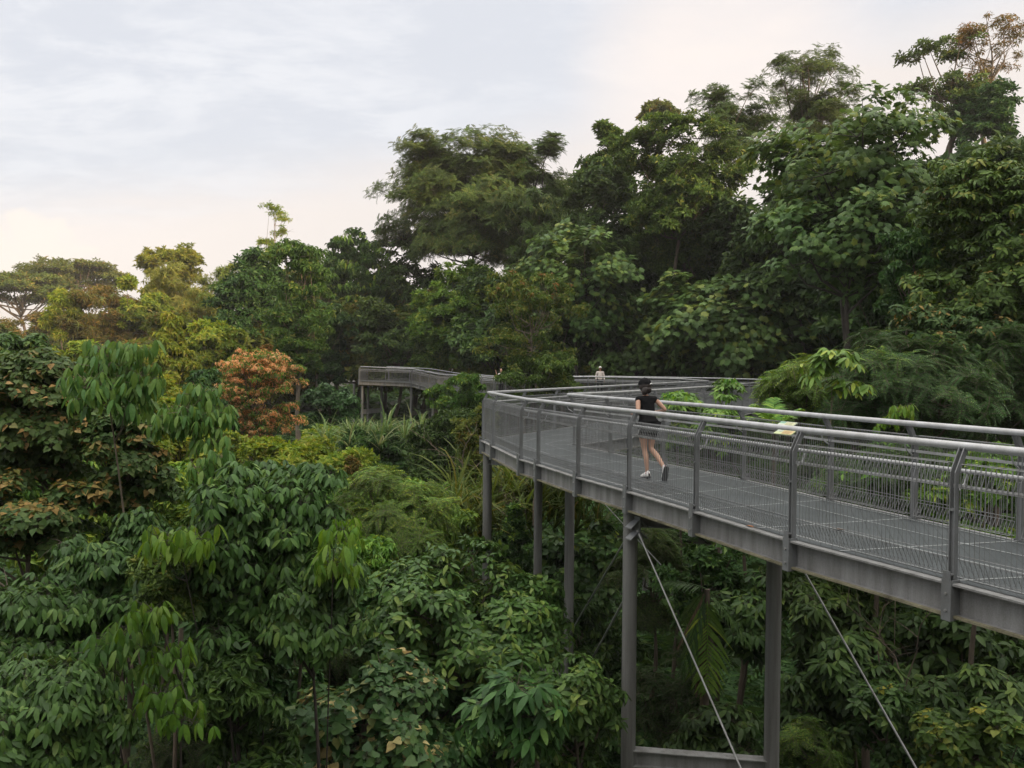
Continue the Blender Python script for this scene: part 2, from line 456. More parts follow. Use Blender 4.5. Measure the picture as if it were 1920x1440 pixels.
def deck():
    """grating strip stretched between the two edges"""
    def inset(P, s, n):
        Q = P.copy(); Q[:, :2] += normals(P, s) * n; return Q
    A = inset(resample(EDGE_OUT, 0.6), 1, 0.025); B = inset(resample(EDGE_IN, 0.6), -1, 0.025)
    fa = [0]; fb = [0]
    def cum(P):
        return np.concatenate([[0], np.cumsum(np.linalg.norm(np.diff(P, axis=0), axis=1))])
    i = j = 0; T = []
    ka = EDGE_OUT; kb = EDGE_IN
    seams = [(0, 0)]; acc = 0.0; last = 0
    while i < len(A) - 1 or j < len(B) - 1:
        da = np.linalg.norm(A[i + 1] - B[j]) if i < len(A) - 1 else 1e9
        db = np.linalg.norm(A[i] - B[j + 1]) if j < len(B) - 1 else 1e9
        if da < db: T.append((i, len(A) + j, i + 1)); i += 1; acc += 0.5
        else: T.append((i, len(A) + j, len(A) + j + 1)); j += 1; acc += 0.5
        if acc - last >= 1.6: seams.append((i, j)); last = acc
    g = Geo()
    V = np.vstack([A, B]); g.add(V, T, 0)
    g.add(V - np.array([0, 0, 0.035]), [(a, c, b) for a, b, c in T], 0)
    # light seams between the grating panels: across, and two lines along
    up = np.array([0, 0, 0.004])
    for i, j in seams:
        p, q = A[i] + up, B[j] + up
        d = q - p; l = np.linalg.norm(d)
        if l < 0.5: continue
        t = np.cross(d / l, [0, 0, 1.0]) * 0.011
        g.add([p - t, q - t, q + t, p + t], [(0, 1, 2, 3)], 1)
    for f in (0.06, 0.36, 0.68, 0.94):
        pts = np.array([A[i] * (1 - f) + B[j] * f for i, j in seams]) + up * (1.6 + f)
        for p, q in zip(pts[:-1], pts[1:]):
            d = q - p; l = np.linalg.norm(d)
            if l < 0.05: continue
            t = np.cross(d / l, [0, 0, 1.0]) * 0.009
            g.add([p - t, q - t, q + t, p + t], [(0, 1, 2, 3)], 1)
    g.build('deck', [M['deck'], M['seam']], walk)
    return seams, A, B
SEAMS, DA, DB = deck()

def beam_between(a, b, z0, z1, w=0.10, name='cross_beam', mat='beam'):
    a = np.array([*a, 0.0]); b = np.array([*b, 0.0])
    d = b - a; l = np.linalg.norm(d); t = d / l; n = np.array([-t[1], t[0], 0])
    def X(V): return a + V[:, :1] * t + V[:, 1:2] * n + V[:, 2:] * np.array([0, 0, 1.0])
    g = Geo()
    g.box((0, -w / 2, z1 - 0.016), (l, w / 2, z1), X=X); g.box((0, -w / 2, z0), (l, w / 2, z0 + 0.016), X=X)
    g.box((0, -0.008, z0 + 0.016), (l, 0.008, z1 - 0.016), X=X)
    return g.build(name, M[mat], walk)

def column(x, y, ztop, r=0.105, zbot=None):
    z0 = float(height(x, y)) - 0.3 if zbot is None else zbot
    g = Geo()
    g.tube([(x, y, z) for z in np.linspace(z0, ztop, 9)], r, 24)
    o = g.build('column', M['pillar'], walk, smooth=True)
    k = Geo(); k.tube([(x, y, ztop - 0.012), (x, y, ztop + 0.005)], r * 1.35, 24); k.build('cap_plate', M['beam'], o)
    return o

C1, C2, C3, C4, C5 = (1.72, 11.42), (3.70, 11.12), (1.28, 17.35), (0.68, 20.0), (-0.56, 18.55)
for c in (C1, C2, C3, C4, C5, (4.7, 27.6), (6.9, 26.3), (8.8, 37.5), (11.6, 34.8)):
    column(*c, -0.295)
for px, yy in ((679, 62.2), (716, 64.6), (771, 62.2), (806, 65.5), (812, 59.5)):
    x = at(px, 720, yy)[0]
    zt = 0.0 if px < 800 else -0.3
    column(x, yy, zt + 0.03 if px < 800 else zt - 0.02, 0.105)
for px, yy in ((664, 66.0), (690, 68)):
    column(at(px, 720, yy)[0], yy, 0.08, 0.10)
xa, xb, xc, xd = (at(px, 720, yy)[0] for px, yy in ((679, 62.2), (716, 64.6), (771, 62.2), (806, 65.5)))
beam_between((xa, 62.2), (xb, 64.6), -2.15, -1.80, 0.16, 'column_brace')
beam_between((xc, 62.2), (xd, 65.5), -2.25, -1.90, 0.16, 'column_brace')
beam_between(C1, C2, -4.02, -3.78, 0.16, 'column_brace', 'beam')
beam_between(C3, C5, -5.05, -4.81, 0.16, 'column_brace', 'beam')
beam_between((1.62, 11.45), (4.05, 11.02), -0.55, -0.31, 0.14)
beam_between((-0.5, 18.5), (1.45, 17.4), -0.55, -0.31, 0.14)
for i, j in SEAMS[1::2]:
    p, q = DA[i], DB[j]
    if np.linalg.norm(p - q) > 0.8:
        f = 0.07
        beam_between(tuple((p * (1 - f) + q * f)[:2]), tuple((p * f + q * (1 - f))[:2]), min(p[2], q[2]) - 0.25, min(p[2], q[2]) - 0.06, 0.09)

def rod(a, b, r=0.013):
    a, b = np.array(a, float), np.array(b, float)
    g = Geo(); g.tube([a, (a + b) / 2, b], r, 8)
    d = (b - a) / np.linalg.norm(b - a)
    g.tube([a, a + d * 0.09, a + d * 0.18], [0.026, 0.026, 0.018], 8)
    return g.build('tie_rod', M['rod'], walk, smooth=True)

def bracket(c, z, ang):
    """pair of cleat plates that clasp the rod end on a column"""
    x, y = c; u = np.array([math.cos(ang), math.sin(ang), 0]); v = np.array([-u[1], u[0], 0])
    o = np.array([x, y, z]) + u * 0.10
    def X(V): return o + V[:, :1] * u + V[:, 1:2] * v + V[:, 2:] * np.array([0, 0, 1.0])
    g = Geo()
    g.box((-0.01, -0.012, -0.16), (0.13, 0.012, 0.14), X=X)
    def bent(V):
        V = V.copy(); V[:, 2] -= abs(V[:, 1]) * 0.75; return X(V)
    for z0 in (0.09, -0.07):
        for y0, y1 in ((-0.15, 0.0), (0.0, 0.15)):
            g.box((-0.02, y0, z0), (0.12, y1, z0 + 0.016), X=bent)
    return g.build('rod_bracket', M['post'], walk)

ANG = R(-62)
bracket(C1, -0.52, ANG)
bracket(C2, -0.52, ANG)
def pt(c, z, r, ang): return (c[0] + math.cos(ang) * r, c[1] + math.sin(ang) * r, z)
rod(pt(C1, -0.58, 0.17, ANG), at(1480, 1650, 8.6))
rod(pt(C2, -0.58, 0.17, ANG), at(1800, 1585, 8.6))
rod(pt(C1, -0.75, 0.12, R(110)), pt(C3, -4.1, 0.1, R(-80)), 0.016)
rod(pt(C1, -1.55, 0.10, R(100)), at(1040, 1365, 16.2), 0.015)
rod(at(1120, 930, 17.0), at(1240, 1060, 13.0), 0.010)

# information plates clipped to the hand rails
def info_plate(px, py, Y, label, cols):
    p = at(px, py, Y)
    o = empty('information_plate', p, label, 'sign')
    yaw = math.atan2(-1.55, 0.75)
    o.rotation_euler = (0, 0, yaw); o.scale = (.68, .68, .68)
    g = Geo()
    tilt = R(28)
    def X(V):
        V = V.copy(); y, z = V[:, 1].copy(), V[:, 2].copy()
        V[:, 1] = y * math.cos(tilt) - z * math.sin(tilt); V[:, 2] = y * math.sin(tilt) + z * math.cos(tilt); return V
    g.box((-0.17, -0.055, -0.006), (0.17, 0.055, 0.006), X=X)
    g.build('panel', plain('plate_base', cols[0], 0.45, 0.06), o)
    h = Geo()
    h.box((-0.165, 0.006, 0.0065), (-0.05, 0.05, 0.0085), X=X)
    h.build('picture', plain('plate_picture', cols[1], 0.45, 0.3, 60), o)
    h = Geo()
    h.box((-0.035, -0.045, 0.0065), (0.16, 0.045, 0.0085), X=X)
    for k in range(5):
        h.box((-0.025, -0.036 + k * 0.016, 0.0088), (0.15 - 0.03 * (k % 2), -0.031 + k * 0.016, 0.0096), 1, X=X)
    h.build('text_block', [plain('plate_text', cols[2], 0.45, 0.15, 90), plain('plate_print', tuple(c * .35 for c in cols[2]), 0.5, 0.3, 160)], o)
    c = Geo()
    for xx in (-0.12, 0.12):
        c.tube([(xx, 0.0, -0.012), (xx, 0.02, -0.05), (xx, 0.04, -0.07)], 0.008, 6)
    c.build('clip', M['rail'], o)
    return o
# ------------------------------------------------------------------ people
def skin_mesh(verts, edges, radii, root=0, sub=2):
    """grow one smooth body surface over a skeleton; returns vertices and polygons"""
    me = bpy.data.meshes.new('skeleton'); me.from_pydata([tuple(v) for v in verts], edges, [])
    ob = bpy.data.objects.new('skeleton', me); COL.objects.link(ob)
    a = ob.modifiers.new('skin', 'SKIN'); a.use_smooth_shade = True; a.branch_smoothing = 0.5
    sv = me.skin_vertices[0].data
    for i, r in enumerate(radii):
        rx, ry = (r, r) if isinstance(r, (int, float)) else r
        sv[i].radius = (rx, ry); sv[i].use_root = (i == root)
    b = ob.modifiers.new('sub', 'SUBSURF'); b.levels = sub; b.render_levels = sub
    dg = bpy.context.evaluated_depsgraph_get()
    ev = ob.evaluated_get(dg); m2 = ev.to_mesh()
    V = np.zeros(len(m2.vertices) * 3); m2.vertices.foreach_get('co', V); V = V.reshape(-1, 3)
    F = [tuple(p.vertices) for p in m2.polygons]
    ev.to_mesh_clear(); bpy.data.objects.remove(ob); bpy.data.meshes.remove(me)
    return V, F

def add_polys(g, V, F, slot=0):
    q = [f for f in F if len(f) == 4]; t = [f for f in F if len(f) == 3]
    base = False
    if q: g.add(V, q, slot); base = True
    if t: g.add(V, t, slot)
    return g

def blob(g, c, r, X=None, slot=0, k=14, zmin=-1.0, zmax=1.0):
    """(part of) an ellipsoid"""
    th = np.linspace(math.acos(zmax), math.acos(zmin), k); ph = np.arange(k * 2) * math.pi / k
    V = np.stack([np.sin(th)[:, None] * np.cos(ph)[None], np.sin(th)[:, None] * np.sin(ph)[None], np.cos(th)[:, None] * np.ones(2 * k)[None]], -1)
    V = V.reshape(-1, 3) * np.array(r)
    if X is not None: V = X(V)
    V = V + np.array(c)
    n = 2 * k
    i = np.arange(k - 1)[:, None] * n; j = np.arange(n)[None]; jj = (j + 1) % n
    F = np.stack([i + j, i + n + j, i + n + jj, i + jj], -1).reshape(-1, 4)
    return g.add(V, F, slot)

def hand(g, wrist, fwd, thumb_side, slot=0):
    """palm with five bent fingers of unequal length, loosely curled"""
    w = np.array(wrist, float); f = np.array(fwd, float); f /= np.linalg.norm(f)
    s = np.array(thumb_side, float); s -= f * (s @ f); s /= np.linalg.norm(s)
    n = np.cross(f, s)
    g.tube([w - f * 0.01, w + f * 0.03, w + f * 0.075, w + f * 0.088], [0.020, 0.030, 0.033, 0.024], 10, slot)
    for k, (off, ln) in enumerate(((0.024, 0.066), (0.008, 0.074), (-0.008, 0.069), (-0.023, 0.054))):
        b = w + f * 0.082 + s * off
        g.tube([b, b + f * ln * 0.45 - n * 0.006, b + f * ln * 0.72 - n * 0.026, b + f * ln * 0.70 - n * 0.048], [0.0088, 0.0083, 0.0076, 0.006], 7, slot)
    b = w + f * 0.028 + s * 0.026
    g.tube([b, b + s * 0.020 + f * 0.024 - n * 0.01, b + s * 0.024 + f * 0.050 - n * 0.022], [0.011, 0.0095, 0.007], 7, slot)

SKIN = plain('skin', (0.50, 0.29, 0.20), 0.55, 0.05, 30)
BLACK = plain('black_sportswear', (0.010, 0.010, 0.011), 0.85, 0.25, 50, spec=0.12)
HAIR = plain('dark_hair', (0.022, 0.014, 0.011), 0.5, 0.35, 120)
WHITE = plain('white_cloth', (0.78, 0.76, 0.74), 0.7, 0.05, 40)
SOLE = plain('shoe_sole', (0.05, 0.05, 0.055), 0.8, 0.3, 80)
PINK = plain('pink_trim', (0.75, 0.16, 0.18), 0.6, 0.1, 40)

def shoe(root, ankle, toe_dir, up_dir):
    a = np.array(ankle, float); f = np.array(toe_dir, float); f /= np.linalg.norm(f)
    u = np.array(up_dir, float); u -= f * (u @ f); u /= np.linalg.norm(u); s = np.cross(f, u)
    def X(V): return V[:, :1] * s + V[:, 1:2] * f + V[:, 2:] * u
    c = a - u * 0.055 + f * 0.055
    g = Geo()
    prof = [(-0.115, 0.020, 0.045), (-0.10, 0.036, 0.085), (-0.055, 0.039, 0.105), (-0.02, 0.040, 0.082), (0.04, 0.046, 0.058), (0.09, 0.047, 0.045), (0.13, 0.036, 0.032), (0.148, 0.015, 0.014)]
    k = 14; V = []
    for y, w, h in prof:
        for i in range(k):
            an = 2 * math.pi * i / k
            z = math.sin(an)
            V.append((w * math.cos(an), y, (h * z if z > 0 else 0.016 * z)))
    V = X(np.array(V)) + c
    n = len(prof); i = np.arange(n - 1)[:, None] * k; j = np.arange(k)[None]; jj = (j + 1) % k
    F = np.stack([i + j, i + jj, i + k + jj, i + k + j], -1).reshape(-1, 4)
    g.add(V, F)
    o = g.build('shoe', WHITE, root, smooth=True)
    h = Geo(); V = []
    for y, w, _ in prof:
        w = w * 1.07
        V += [(-w, y * 1.03, -0.008), (w, y * 1.03, -0.008), (w, y * 1.03, -0.030), (-w, y * 1.03, -0.030)]
    V = X(np.array(V)) + c
    i = np.arange(n - 1)[:, None] * 4; j = np.arange(4)[None]; jj = (j + 1) % 4
    h.add(V, np.stack([i + j, i + jj, i + 4 + jj, i + 4 + j], -1).reshape(-1, 4))
    h.add(V, [(0, 1, 2, 3), (4 * n - 4, 4 * n - 1, 4 * n - 2, 4 * n - 3)])
    h.build('sole', SOLE, o)
    t = Geo(); t.tube([a + s * 0.03 - u * 0.01, a + f * 0.035 - u * 0.005, a - s * 0.03 - u * 0.01, a - f * 0.045 + u * 0.0, a + s * 0.03 - u * 0.01], 0.012, 6)
    t.build('collar', PINK, o, smooth=True)

def head_geo(g, c, yaw=0.0, tilt=0.0):
    """skull, jaw, nose, ears, eyes on a head centred at c that looks along +y turned by yaw"""
    Rm = np.array(Matrix.Rotation(yaw, 3, 'Z') @ Matrix.Rotation(tilt, 3, 'X'))
    X = lambda V: np.asarray(V) @ Rm.T
    c = np.array(c)
    blob(g, c + X([[0, -0.006, 0.018]])[0], (0.074, 0.092, 0.098), X)
    blob(g, c + X([[0, 0.024, -0.045]])[0], (0.058, 0.066, 0.072), X)
    blob(g, c + X([[0, 0.094, -0.018]])[0], (0.012, 0.018, 0.024), X, k=8)
    for sx in (-1, 1):
        blob(g, c + X([[sx * 0.076, -0.004, -0.012]])[0], (0.011, 0.020, 0.031), X, k=8)
    blob(g, c + X([[0, 0.086, -0.064]])[0], (0.024, 0.008, 0.007), X, 1, k=8)
    for sx in (-1, 1):
        blob(g, c + X([[sx * 0.031, 0.080, 0.004]])[0], (0.014, 0.008, 0.008), X, 2, k=8)
    return X

LIPS = plain('lips', (0.38, 0.15, 0.13), 0.5, 0.05)
EYES = plain('eyes', (0.02, 0.016, 0.014), 0.2, 0.1)

def runner():
    foot = at(1210, 893, 12.45)
    o = empty('person', (foot[0] + 0.06, foot[1], 0.0), 'runner seen from behind in black sleeveless top, black shorts, black cap and white shoes', 'person', rz=R(17)); o.scale = (.96, .96, .945); o.rotation_euler[0] = R(-4)
    J = {'pel': (0, 0, 0.905), 'wst': (0, 0.02, 1.04), 'chs': (0, 0.045, 1.21), 'nck0': (0, 0.055, 1.335), 'nck1': (0, 0.075, 1.425),
         'shL': (-0.152, 0.04, 1.315), 'elL': (-0.215, -0.085, 1.075), 'wrL': (-0.165, 0.13, 1.075), 'shR': (0.152, 0.04, 1.315), 'elR': (0.292, -0.075, 1.125), 'wrR': (0.215, 0.135, 1.10),
         'hpL': (-0.082, 0.0, 0.875), 'kmL': (-0.072, 0.045, 0.66), 'knL': (-0.045, 0.055, 0.475), 'clL': (-0.045, -0.005, 0.33), 'anL': (-0.045, -0.03, 0.095), 'ftL': (-0.05, 0.06, 0.045),
         'hpR': (0.082, 0.0, 0.875), 'kmR': (0.062, 0.01, 0.67), 'knR': (0.055, 0.02, 0.485), 'clR': (0.082, -0.145, 0.37), 'anR': (0.115, -0.31, 0.185), 'ftR': (0.125, -0.265, 0.085)}
    names = list(J); idx = {n: i for i, n in enumerate(names)}
    rad = {'pel': (0.135, 0.10), 'wst': (0.110, 0.085), 'chs': (0.130, 0.095), 'nck0': 0.058, 'nck1': 0.047, 'shL': 0.048, 'shR': 0.048, 'elL': 0.034, 'elR': 0.034, 'wrL': 0.023, 'wrR': 0.023,
           'hpL': 0.085, 'hpR': 0.085, 'kmL': 0.068, 'kmR': 0.068, 'knL': 0.047, 'knR': 0.047, 'clL': 0.047, 'clR': 0.047, 'anL': 0.030, 'anR': 0.030, 'ftL': 0.030, 'ftR': 0.030}
    E = [('pel', 'wst'), ('wst', 'chs'), ('chs', 'nck0'), ('nck0', 'nck1'), ('chs', 'shL'), ('shL', 'elL'), ('elL', 'wrL'), ('chs', 'shR'), ('shR', 'elR'), ('elR', 'wrR'),
         ('pel', 'hpL'), ('hpL', 'kmL'), ('kmL', 'knL'), ('knL', 'clL'), ('clL', 'anL'), ('anL', 'ftL'), ('pel', 'hpR'), ('hpR', 'kmR'), ('kmR', 'knR'), ('knR', 'clR'), ('clR', 'anR'), ('anR', 'ftR')]
    V, F = skin_mesh([J[n] for n in names], [(idx[a], idx[b]) for a, b in E], [rad[n] for n in names], 0)
    g = Geo(); add_polys(g, V, F)
    hand(g, J['wrL'], (0.25, 0.95, 0.1), (0.2, 0, 1)); hand(g, J['wrR'], (-0.35, 0.9, 0.1), (-0.2, 0, 1))
    hc = (0.0, 0.095, 1.535)
    head_geo(g, hc, 0.05)
    g.build('body', [SKIN, LIPS, EYES], o, smooth=True)
    # loose sleeveless top with cap sleeves
    tv = [(0, -0.005, 0.845), (0, 0.0, 0.93), (0, 0.015, 1.05), (0, 0.04, 1.20), (0, 0.05, 1.315), (0, 0.058, 1.365), (-0.135, 0.04, 1.322), (-0.188, 0.028, 1.275), (0.135, 0.04, 1.322), (0.188, 0.028, 1.275)]
    tr = [(0.163, 0.125), (0.160, 0.125), (0.146, 0.112), (0.158, 0.118), (0.105, 0.085), (0.066, 0.060), 0.070, 0.058, 0.070, 0.058]
    V, F = skin_mesh(tv, [(0, 1), (1, 2), (2, 3), (3, 4), (4, 5), (4, 6), (6, 7), (4, 8), (8, 9)], tr, 2)
    wr = np.random.default_rng(3)
    V = V + 0.004 * np.sin(V[:, 2:] * 60 + V[:, :1] * 45) * np.array([1, 1, 0])
    g = Geo(); add_polys(g, V, F); g.build('sleeveless_top', BLACK, o, smooth=True)
    sv_ = [(0, 0, 0.88), (-0.084, 0.004, 0.845), (-0.080, 0.02, 0.735), (-0.078, 0.03, 0.660), (0.084, 0.0, 0.845), (0.074, 0.006, 0.735), (0.070, 0.010, 0.660)]
    V, F = skin_mesh(sv_, [(0, 1), (1, 2), (2, 3), (0, 4), (4, 5), (5, 6)], [(0.155, 0.12), 0.105, 0.094, 0.088, 0.105, 0.094, 0.088], 0)
    g = Geo(); add_polys(g, V, F); g.build('shorts', BLACK, o, smooth=True)
    g = Geo()
    hc = np.array(hc)
    blob(g, hc + (0, -0.028, -0.004), (0.100, 0.104, 0.112))
    V, F = skin_mesh([hc + (0, -0.06, -0.02), hc + (-0.03, -0.085, -0.075), hc + (-0.055, -0.09, -0.125), hc + (-0.075, -0.08, -0.155)], [(0, 1), (1, 2), (2, 3)], [0.075, 0.068, 0.05, 0.018], 0)
    add_polys(g, V, F)
    V, F = skin_mesh([hc + (0, -0.06, -0.02), hc + (0.028, -0.085, -0.08), hc + (0.035, -0.08, -0.13)], [(0, 1), (1, 2)], [0.075, 0.068, 0.035], 0)
    add_polys(g, V, F)
    g.build('hair', HAIR, o, smooth=True)
    g = Geo()
    blob(g, hc + (0, -0.010, 0.030), (0.108, 0.118, 0.112), zmin=-0.05)
    blob(g, hc + (0, 0.095, 0.028), (0.080, 0.090, 0.012))
    blob(g, hc + (0, -0.006, 0.138), (0.012, 0.012, 0.010), k=8)
    cp = g.build('cap', BLACK, o, smooth=True)
    g = Geo()
    g.tube([hc + (0.108, -0.050, 0.028), hc + (0.088, -0.090, 0.045), hc + (0.060, -0.114, 0.040), hc + (0.036, -0.126, 0.026)], [0.007, 0.009, 0.009, 0.007], 6)
    g.build('strap', WHITE, cp, smooth=True)
    shoe(o, J['anL'], (-0.05, 1, -0.10), (0, 0.1, 1))
    shoe(o, J['anR'], (0.05, 0.42, -0.95), (0.1, 0.95, 0.35))
runner()

def walker():
    p = at(1125, 720, 47.6)
    o = empty('person', (p[0], p[1], 0.0), 'walker in white cap, pale striped long-sleeved shirt and dark trousers, facing the camera', 'person', rz=R(180))
    J = {'pel': (0, 0, 0.93), 'wst': (0, 0.01, 1.08), 'chs': (0, 0.0, 1.27), 'nk0': (0, 0.0, 1.41), 'nk1': (0, 0.02, 1.50),
         'shL': (-0.175, 0, 1.39), 'elL': (-0.235, -0.02, 1.12), 'wrL': (-0.245, 0.07, 0.88), 'shR': (0.175, 0, 1.39), 'elR': (0.235, -0.02, 1.12), 'wrR': (0.245, 0.05, 0.88),
         'hpL': (-0.09, 0, 0.90), 'knL': (-0.095, 0.06, 0.49), 'anL': (-0.095, -0.02, 0.09), 'ftL': (-0.10, 0.09, 0.04), 'hpR': (0.09, 0, 0.90), 'knR': (0.095, 0.02, 0.49), 'anR': (0.095, -0.12, 0.10), 'ftR': (0.10, -0.02, 0.04)}
    nm = list(J); ix = {n: i for i, n in enumerate(nm)}
    rd = dict(pel=(0.14, 0.11), wst=(0.125, 0.10), chs=(0.145, 0.11), nk0=0.06, nk1=0.05, shL=0.055, shR=0.055, elL=0.038, elR=0.038, wrL=0.026, wrR=0.026, hpL=0.09, hpR=0.09, knL=0.055, knR=0.055, anL=0.036, anR=0.036, ftL=0.034, ftR=0.034)
    E = [('pel', 'wst'), ('wst', 'chs'), ('chs', 'nk0'), ('nk0', 'nk1'), ('chs', 'shL'), ('shL', 'elL'), ('elL', 'wrL'), ('chs', 'shR'), ('shR', 'elR'), ('elR', 'wrR'),
         ('pel', 'hpL'), ('hpL', 'knL'), ('knL', 'anL'), ('anL', 'ftL'), ('pel', 'hpR'), ('hpR', 'knR'), ('knR', 'anR'), ('anR', 'ftR')]
    V, F = skin_mesh([J[n] for n in nm], [(ix[a], ix[b]) for a, b in E], [rd[n] for n in nm], 0)
    g = Geo(); add_polys(g, V, F)
    hand(g, J['wrL'], (0, 0.15, -1), (0.2, 1, 0)); hand(g, J['wrR'], (0, 0.15, -1), (-0.2, 1, 0))
    hc = np.array((0, 0.035, 1.60)); head_geo(g, hc)
    g.build('body', [SKIN, LIPS, EYES], o, smooth=True)
    m, t, b = new_mat('striped_shirt')
    tcn = nd(t, 'ShaderNodeTexCoord'); wv = nd(t, 'ShaderNodeTexWave', Scale=4.2, Distortion=0.4); wv.bands_direction = 'Z'
    t.links.new(tcn.outputs['Object'], wv.inputs['Vector'])
    rp = nd(t, 'ShaderNodeValToRGB'); rp.color_ramp.elements[0].position = 0.15; rp.color_ramp.elements[0].color = (0.58, 0.50, 0.43, 1)
    rp.color_ramp.elements[1].position = 0.45; rp.color_ramp.elements[1].color = (0.90, 0.84, 0.78, 1)
    t.links.new(wv.outputs['Fac'], rp.inputs[0]); t.links.new(rp.outputs[0], b.inputs['Base Color']); b.inputs['Roughness'].default_value = 0.8
    sv_ = [(0, 0, 0.92), (0, 0.01, 1.08), (0, 0, 1.28), (0, 0, 1.40), (0, 0, 1.44), (-0.17, 0, 1.39), (-0.237, -0.02, 1.12), (-0.246, 0.062, 0.91), (0.17, 0, 1.39), (0.237, -0.02, 1.12), (0.246, 0.045, 0.91)]
    V, F = skin_mesh(sv_, [(0, 1), (1, 2), (2, 3), (3, 4), (3, 5), (5, 6), (6, 7), (3, 8), (8, 9), (9, 10)], [(0.17, 0.14), (0.16, 0.13), (0.17, 0.135), (0.11, 0.09), (0.07, 0.065), 0.075, 0.056, 0.042, 0.075, 0.056, 0.042], 1)
    g = Geo(); add_polys(g, V, F); g.build('shirt', m, o, smooth=True)
    tv = [(0, 0, 0.91), (-0.092, 0, 0.87), (-0.096, 0.06, 0.49), (-0.096, -0.02, 0.10), (0.092, 0, 0.87), (0.096, 0.02, 0.49), (0.096, -0.12, 0.11)]
    V, F = skin_mesh(tv, [(0, 1), (1, 2), (2, 3), (0, 4), (4, 5), (5, 6)], [(0.16, 0.13), 0.11, 0.075, 0.06, 0.11, 0.075, 0.06], 0)
    g = Geo(); add_polys(g, V, F); g.build('trousers', BLACK, o, smooth=True)
    g = Geo(); blob(g, hc + (0, -0.03, 0.0), (0.084, 0.085, 0.11)); g.build('hair', HAIR, o, smooth=True)
    g = Geo(); blob(g, hc + (0, -0.004, 0.035), (0.092, 0.106, 0.095), zmin=0.0); c = g.build('cap', WHITE, o, smooth=True)
    g = Geo(); blob(g, hc + (0, 0.105, 0.032), (0.075, 0.080, 0.014)); g.build('brim', BLACK, c, smooth=True)
    shoe(o, J['anL'], (0, 1, -0.05), (0, 0, 1)); shoe(o, J['anR'], (0, 1, -0.2), (0, 0, 1))
walker()

def waver():
    """someone half hidden by the young tree, one bare arm lifted"""
    p = at(940, 710, 49.2)
    o = empty('person', (p[0], p[1], -0.12), 'person in white shirt with one bare arm raised, mostly hidden behind the young tree', 'person', rz=R(150))
    J = {'pel': (0, 0, 0.90), 'wst': (0, 0.01, 1.04), 'chs': (0, 0, 1.22), 'nk0': (0, 0, 1.36), 'nk1': (0, 0.02, 1.44), 'shL': (-0.16, 0, 1.34), 'elL': (-0.22, -0.03, 1.08), 'wrL': (-0.20, 0.12, 0.90),
         'shR': (0.16, 0, 1.34), 'elR': (0.27, 0.06, 1.20), 'wrR': (0.33, 0.10, 1.45), 'hpL': (-0.085, 0, 0.87), 'knL': (-0.09, 0.05, 0.47), 'anL': (-0.09, -0.02, 0.09), 'hpR': (0.085, 0, 0.87), 'knR': (0.09, 0.02, 0.47), 'anR': (0.09, -0.06, 0.09)}
    nm = list(J); ix = {n: i for i, n in enumerate(nm)}
    rd = dict(pel=(0.135, 0.10), wst=(0.115, 0.09), chs=(0.135, 0.10), nk0=0.06, nk1=0.048, shL=0.05, shR=0.05, elL=0.036, elR=0.036, wrL=0.025, wrR=0.025, hpL=0.088, hpR=0.088, knL=0.05, knR=0.05, anL=0.034, anR=0.034)
    E = [('pel', 'wst'), ('wst', 'chs'), ('chs', 'nk0'), ('nk0', 'nk1'), ('chs', 'shL'), ('shL', 'elL'), ('elL', 'wrL'), ('chs', 'shR'), ('shR', 'elR'), ('elR', 'wrR'), ('pel', 'hpL'), ('hpL', 'knL'), ('knL', 'anL'), ('pel', 'hpR'), ('hpR', 'knR'), ('knR', 'anR')]
    V, F = skin_mesh([J[n] for n in nm], [(ix[a], ix[b]) for a, b in E], [rd[n] for n in nm], 0)
    g = Geo(); add_polys(g, V, F)
    hand(g, J['wrL'], (0, 0.5, -0.8), (0.2, 1, 0)); hand(g, J['wrR'], (0.1, 0.1, 1), (-0.9, 0.2, 0))
    hc = np.array((0, 0.035, 1.54)); head_geo(g, hc)
    g.build('body', [SKIN, LIPS, EYES], o, smooth=True)
    V, F = skin_mesh([(0, 0, 0.90), (0, 0.01, 1.04), (0, 0, 1.24), (0, 0, 1.34), (0, 0, 1.39), (-0.16, 0, 1.34), (-0.21, -0.02, 1.21), (0.16, 0, 1.34), (0.23, 0.03, 1.26)], [(0, 1), (1, 2), (2, 3), (3, 4), (3, 5), (5, 6), (3, 7), (7, 8)],
                     [(0.16, 0.13), (0.15, 0.12), (0.16, 0.125), (0.10, 0.085), (0.066, 0.06), 0.068, 0.055, 0.068, 0.055], 1)
    g = Geo(); add_polys(g, V, F); g.build('shirt', WHITE, o, smooth=True)
    V, F = skin_mesh([(0, 0, 0.88), (-0.088, 0, 0.84), (-0.09, 0.05, 0.47), (-0.09, -0.02, 0.10), (0.088, 0, 0.84), (0.09, 0.02, 0.47), (0.09, -0.06, 0.10)], [(0, 1), (1, 2), (2, 3), (0, 4), (4, 5), (5, 6)], [(0.155, 0.12), 0.105, 0.07, 0.055, 0.105, 0.07, 0.055], 0)
    g = Geo(); add_polys(g, V, F); g.build('trousers', BLACK, o, smooth=True)
    g = Geo(); blob(g, hc + (0, -0.03, 0.012), (0.086, 0.088, 0.108)); g.build('hair', HAIR, o, smooth=True)
    shoe(o, J['anL'], (0, 1, -0.05), (0, 0, 1)); shoe(o, J['anR'], (0, 1, -0.1), (0, 0, 1))
waver()

info_plate(1471, 811, 7.85, 'yellow and orange information plate clipped below the near handrail', [(0.50, 0.56, 0.30), (0.42, 0.48, 0.40), (0.60, 0.44, 0.20)])
info_plate(1476, 795, 8.6, 'pale green information plate showing just above the near handrail', [(0.52, 0.58, 0.46), (0.20, 0.40, 0.28), (0.60, 0.60, 0.36)])

